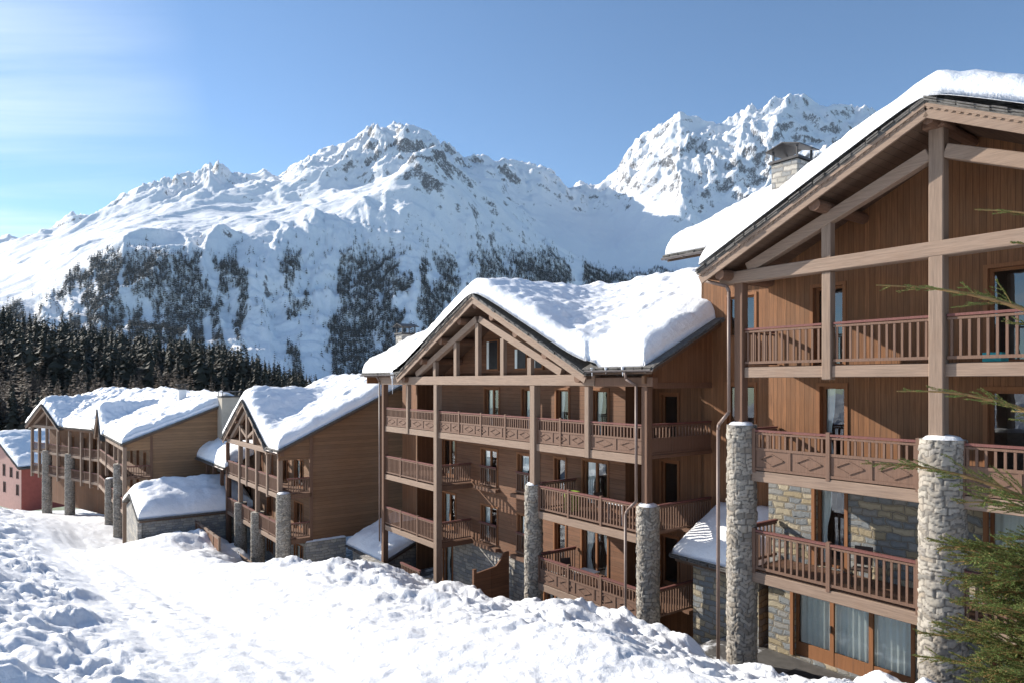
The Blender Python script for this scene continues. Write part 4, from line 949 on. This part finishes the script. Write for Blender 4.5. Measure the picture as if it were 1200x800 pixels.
# forest on the near hill at left: the back as one mass, the front trees one by one
def hill_pts(n, y0, y1, u0=-120, u1=450):
    y = RNG.uniform(y0, y1, n); u = RNG.uniform(u0, u1, n); k = RNG.uniform(0, 1, n) < 1-smooth(300, 430, u)**.6; y = y[k]; u = u[k]; z = Zat(u, y); return u, y, np.stack([(u-600)/800*y, y, z-.4], 1)
u, y, p = hill_pts(2700, 225, 450); h = RNG.uniform(12, 28, len(p))*(1-.5*smooth(240,400,u))
sp_ = [conifer_proto(500+i, 15, 8, 'spruce', 1, .215) for i in range(7)]
tag(scatter_mesh('hill_forest', sp_, p, h, M['spruce'], (.75,1.3)), 'dense dark spruce forest covering the low hill behind the far chalets', 'forest', None, 'stuff')
u, y, p = hill_pts(1000, 195, 420); lp_ = [conifer_proto(600+i, 22, 11, 'larch', 1, .15) for i in range(5)]
tag(scatter_mesh('larch_stand', lp_, p, RNG.uniform(12, 22, len(p))*(1-.4*smooth(240,400,u)), M['larch'], (.8,1.2)), 'mass of bare grey brown larches mixed into the dark hill forest', 'forest', None, 'stuff')
def forest_tree(kind, i):
    V, F = conifer_proto(700+i, 20 if kind == 'spruce' else 26, 9 if kind == 'spruce' else 14, kind, 1, .2 if kind == 'spruce' else .18)
    cr_ = np_mesh('crown', V, F, M['spruce'] if kind == 'spruce' else M['larch'], None, False)
    tr = MB().cyl((0,0,0),(0,0,.92), .013, .002, 6).build('trunk', M['bark'])
    return cr_, tr
protoT = [('spruce',)+forest_tree('spruce', i) for i in range(3)]+[('larch',)+forest_tree('larch', 10+i) for i in range(3)]
for k in range(64):
    kind, cr_, tr = protoT[k % 6] if k >= 6 else protoT[k]
    uu = -8+ (k*53 % 335)+RNG.uniform(-4,4); yy = float(RNG.uniform(175, 205)); zz = float(Zat(np.array([uu]), np.array([yy]))[0])
    e = bpy.data.objects.new('spruce_tree' if kind == 'spruce' else 'larch_tree', None); COL.objects.link(e)
    e.location = ((uu-600)/800*yy, yy, zz-.4); hgt = float(RNG.uniform(14, 19)); e.scale = (hgt*.95, hgt*.95, hgt); e.rotation_euler = (0,0,float(RNG.uniform(0,6.28)))
    tag(e, 'dark green spruce in the front row of the hill forest behind the far chalets' if kind == 'spruce' else 'bare grey brown larch in the front row of the hill forest behind the far chalets', 'tree', 'front row spruces of the hill forest' if kind == 'spruce' else 'front row larches of the hill forest')
    for src in (cr_, tr):
        o = src if k < 6 else src.copy()
        if k >= 6: COL.objects.link(o)
        o.parent = e

# ================================================================== FOREGROUND SPRUCE AT THE RIGHT EDGE
T = empty('spruce_tree', (6.75, 7.7), 'young green spruce close to the camera at the right edge, long bare-tipped branches reaching in', 'tree', None, 0, 0)
T.location = (6.75, 7.7, 0); zb = gz_at(6.75, 7.7)-.3
MB().cyl((0,0,zb),(0,0,3.4), .13, .02, 14).build('trunk', M['bark'], T, smoothf=True)
NV = []; NF = []; TW = MB()
def needles(p, q, dens, ln, spread=1.):
    p = np.array(p); q = np.array(q); L = np.linalg.norm(q-p); n = max(4, int(L*dens)); d = (q-p)/L
    a = np.cross(d, (0.13,0.2,1.)); a /= np.linalg.norm(a); b = np.cross(d, a)
    t = RNG.uniform(0, 1, n)[:,None]; th = RNG.uniform(0, 2*np.pi, n)[:,None]
    o = a*np.cos(th)+b*np.sin(th); dr = o*.8*spread+d*.62+np.array([0,0,.12]); dr /= np.linalg.norm(dr,axis=1)[:,None]
    base = p+(q-p)*t; l = ln*RNG.uniform(.7,1.15,n)[:,None]*(1-.35*t); side = np.cross(dr, RNG.normal(size=(n,3))); side /= np.linalg.norm(side,axis=1)[:,None]
    w = .003; v = np.stack([base-side*w, base+side*w, base+dr*l+side*w*.4, base+dr*l-side*w*.4], 1).reshape(-1,3); k = sum(len(x) for x in NV)
    NV.append(v); i = np.arange(n)*4+k; NF.append(np.stack([i,i+1,i+2,i+3],1))
def branch(z0, az, L, rise, sparse=0.):
    az = math.radians(az); hd = np.array([math.sin(az), math.cos(az), 0]); up = np.array([0,0,1.]); sd = np.array([hd[1],-hd[0],0])
    N = 14; P = []
    for i in range(N+1):
        f = i/N; P.append(np.array([0,0,z0])+hd*(L*f)+up*(L*(rise*f+.10*math.sin(f*3.1)*(1 if rise > 0 else -.4)))+sd*(.06*L*math.sin(f*4+az)))
    for i in range(N): TW.cyl(P[i], P[i+1], .022*(1-i/N)*L/2+.005, .022*(1-(i+1)/N)*L/2+.005, 6)
    s0 = .12
    for i in range(N):
        f = i/N
        if f > s0: needles(P[i], P[i+1], 420 if sparse < .3 or f > .6 else 150, .021)
    m = int(L*19)
    for j in range(m):
        f = .14+.84*(j+RNG.uniform(0,.6))/m
        if f > .98: continue
        if RNG.uniform() < sparse*(.35+.65*f): continue
        i = int(f*N); base = P[i]+(P[i+1]-P[i])*(f*N-i); d = P[min(i+1,N)]-P[i]; d /= np.linalg.norm(d); sgn = 1 if j%2 else -1
        l = L*(.34 if sparse < .5 else .22)*(1-f)**.8*RNG.uniform(.7,1.2)+.07
        dr = d*.75+sd*sgn*.7*RNG.uniform(.3,1.15)+up*RNG.uniform(-.35,.42); dr /= np.linalg.norm(dr)
        mid = base+dr*l*.5; tip = base+dr*l+d*l*.10+up*RNG.uniform(-.10,.06)*l
        TW.cyl(base, mid, .0045, .0035, 4); TW.cyl(mid, tip, .0035, .002, 4)
        needles(base, mid, 400, .020); needles(mid, tip, 430, .019)
        for q in range(int(l/.085)):
            g = .25+.7*q/max(1,int(l/.085)); b2 = base+(tip-base)*g; s2 = sd*(-1 if q%2 else 1)
            d2 = dr*.75+s2*.6*RNG.uniform(.5,1.2)+d*.25+up*RNG.uniform(-.3,.2); d2 /= np.linalg.norm(d2); l2 = l*.42*(1-g*.6)*RNG.uniform(.7,1.3)+.02
            t2 = b2+d2*l2; TW.cyl(b2, t2, .003, .0015, 3); needles(b2, t2, 430, .018)
# long visible branches, then the dense lower skirt
for z0, az, L, rise, sp in ((.30,-82,2.45,.34,.8),(-.78,-80,2.2,.30,.76),(1.55,-78,1.35,.34,.7),(1.15,-100,1.25,.30,.7),(-1.85,-84,2.65,.33,.55),(-.2,-110,1.1,.34,.4),(-1.1,-115,1.3,.25,.3),(-1.9,-100,1.9,.3,.15)):
    branch(z0, az, L, rise, sp)
for k in range(125):
    z0 = -2.2-3.0*k/125; f = (z0+4.6)/4; az = RNG.choice([RNG.uniform(-170,-35), RNG.uniform(-125,-60)]); branch(z0, az, RNG.uniform(1.15,1.95), RNG.uniform(.1,.5), .05)
for k in range(22): branch(RNG.uniform(-2.6,2.6), RNG.uniform(-20,165), RNG.uniform(.8,1.4), RNG.uniform(.1,.3), .3)
np_mesh('needles', np.vstack(NV), np.vstack(NF), M['needles'], T, False); TW.build('branches', M['twig'], T)

# ================================================================== CAMERA, SKY, SUN
cam = bpy.data.cameras.new('camera'); co = bpy.data.objects.new('camera', cam); COL.objects.link(co); SC.camera = co
co.location = (0,0,0); co.rotation_euler = (R(90),0,0); cam.sensor_width = 36; cam.lens = 36*800/1200; cam.shift_y = 47/1200
cam.clip_start = .1; cam.clip_end = 60000
SUN_AZ, SUN_EL = -61.5, 24.5
w = bpy.data.worlds.new('World'); SC.world = w; w.use_nodes = True; nt = w.node_tree; bg = nt.nodes['Background']
sky = nt.nodes.new('ShaderNodeTexSky'); sky.sky_type = 'NISHITA'; sky.sun_disc = False; sky.sun_elevation = R(SUN_EL); sky.sun_rotation = R(SUN_AZ); sky.altitude = 2000; sky.air_density = 1.0; sky.dust_density = .1; sky.ozone_density = 1.5
# thin high cloud streaks, by direction in the sky
tc = nt.nodes.new('ShaderNodeTexCoord'); sep = nt.nodes.new('ShaderNodeSeparateXYZ'); nt.links.new(tc.outputs['Generated'], sep.inputs[0])
def wm(op, a, b=0., clamp=False):
    n = nt.nodes.new('ShaderNodeMath'); n.operation = op; n.use_clamp = clamp
    for i, v in enumerate((a, b)):
        if isinstance(v, (int, float)): n.inputs[i].default_value = v
        else: nt.links.new(v, n.inputs[i])
    return n.outputs[0]
zc = wm('MAXIMUM', sep.outputs[2], .03); cx_ = wm('DIVIDE', sep.outputs[0], zc); cy_ = wm('DIVIDE', sep.outputs[1], zc)
cmb = nt.nodes.new('ShaderNodeCombineXYZ'); nt.links.new(cx_, cmb.inputs[0]); nt.links.new(cy_, cmb.inputs[1])
mp = nt.nodes.new('ShaderNodeMapping'); mp.inputs['Rotation'].default_value = (0,0,R(52)); mp.inputs['Scale'].default_value = (.22,1.5,1); nt.links.new(cmb.outputs[0], mp.inputs[0])
nz = nt.nodes.new('ShaderNodeTexNoise'); nz.inputs['Scale'].default_value = .8; nz.inputs['Detail'].default_value = 7; nz.inputs['Roughness'].default_value = .55; nz.inputs['Distortion'].default_value = .5; nt.links.new(mp.outputs[0], nz.inputs[0])
mr = nt.nodes.new('ShaderNodeMapRange'); mr.inputs['From Min'].default_value = .45; mr.inputs['From Max'].default_value = .72; nt.links.new(nz.outputs[0], mr.inputs[0])
lft = nt.nodes.new('ShaderNodeMapRange'); lft.inputs['From Min'].default_value = -.38; lft.inputs['From Max'].default_value = -.62; nt.links.new(sep.outputs[0], lft.inputs[0])
fac = wm('MULTIPLY', wm('MULTIPLY', mr.outputs[0], lft.outputs[0]), .8)
mx = nt.nodes.new('ShaderNodeMix'); mx.data_type = 'RGBA'; nt.links.new(fac, mx.inputs[0]); tn = nt.nodes.new('ShaderNodeMix'); tn.data_type = 'RGBA'; tn.blend_type = 'MULTIPLY'; tn.inputs[0].default_value = 1; tn.inputs[7].default_value = (.83,.98,1.07,1); nt.links.new(sky.outputs[0], tn.inputs[6]); nt.links.new(tn.outputs[2], mx.inputs[6]); mx.inputs[7].default_value = (7.0,7.6,8.4,1)
nt.links.new(mx.outputs[2], bg.inputs[0]); bg.inputs[1].default_value = .086
sl = bpy.data.lights.new('sun', 'SUN'); so_ = bpy.data.objects.new('sun', sl); COL.objects.link(so_); sl.energy = 4.6; sl.angle = R(.5); sl.color = (1,.93,.83)
sd_ = Vector((math.sin(R(SUN_AZ))*math.cos(R(SUN_EL)), math.cos(R(SUN_AZ))*math.cos(R(SUN_EL)), math.sin(R(SUN_EL))))
so_.rotation_euler = sd_.to_track_quat('Z', 'Y').to_euler(); so_.location = (-60,20,60)
# clear mountain air
HAZE = True
if HAZE:
    hz = MB().box(-6200, 7600, -60, 9700, -420, 2850).build('haze', bpy.data.materials.new('mountain air')); tag(hz, kind='stuff', label='thin blue mountain air over the whole valley', cat='haze')
    m = hz.data.materials[0]; m.use_nodes = True; t = m.node_tree; t.nodes.remove(t.nodes['Principled BSDF'])
    v = t.nodes.new('ShaderNodeVolumePrincipled'); v.inputs['Color'].default_value = (.62,.78,.97,1); v.inputs['Density'].default_value = 1.6e-5; v.inputs['Anisotropy'].default_value = .2
    t.links.new(v.outputs[0], t.nodes['Material Output'].inputs['Volume']); hz.display_type = 'BOUNDS'
vs = SC.view_settings; vs.view_transform = 'Standard'; vs.look = 'None'; vs.exposure = .98; vs.gamma = 1
SC.cycles.max_bounces = 8; SC.cycles.transparent_max_bounces = 12; SC.cycles.volume_bounces = 0
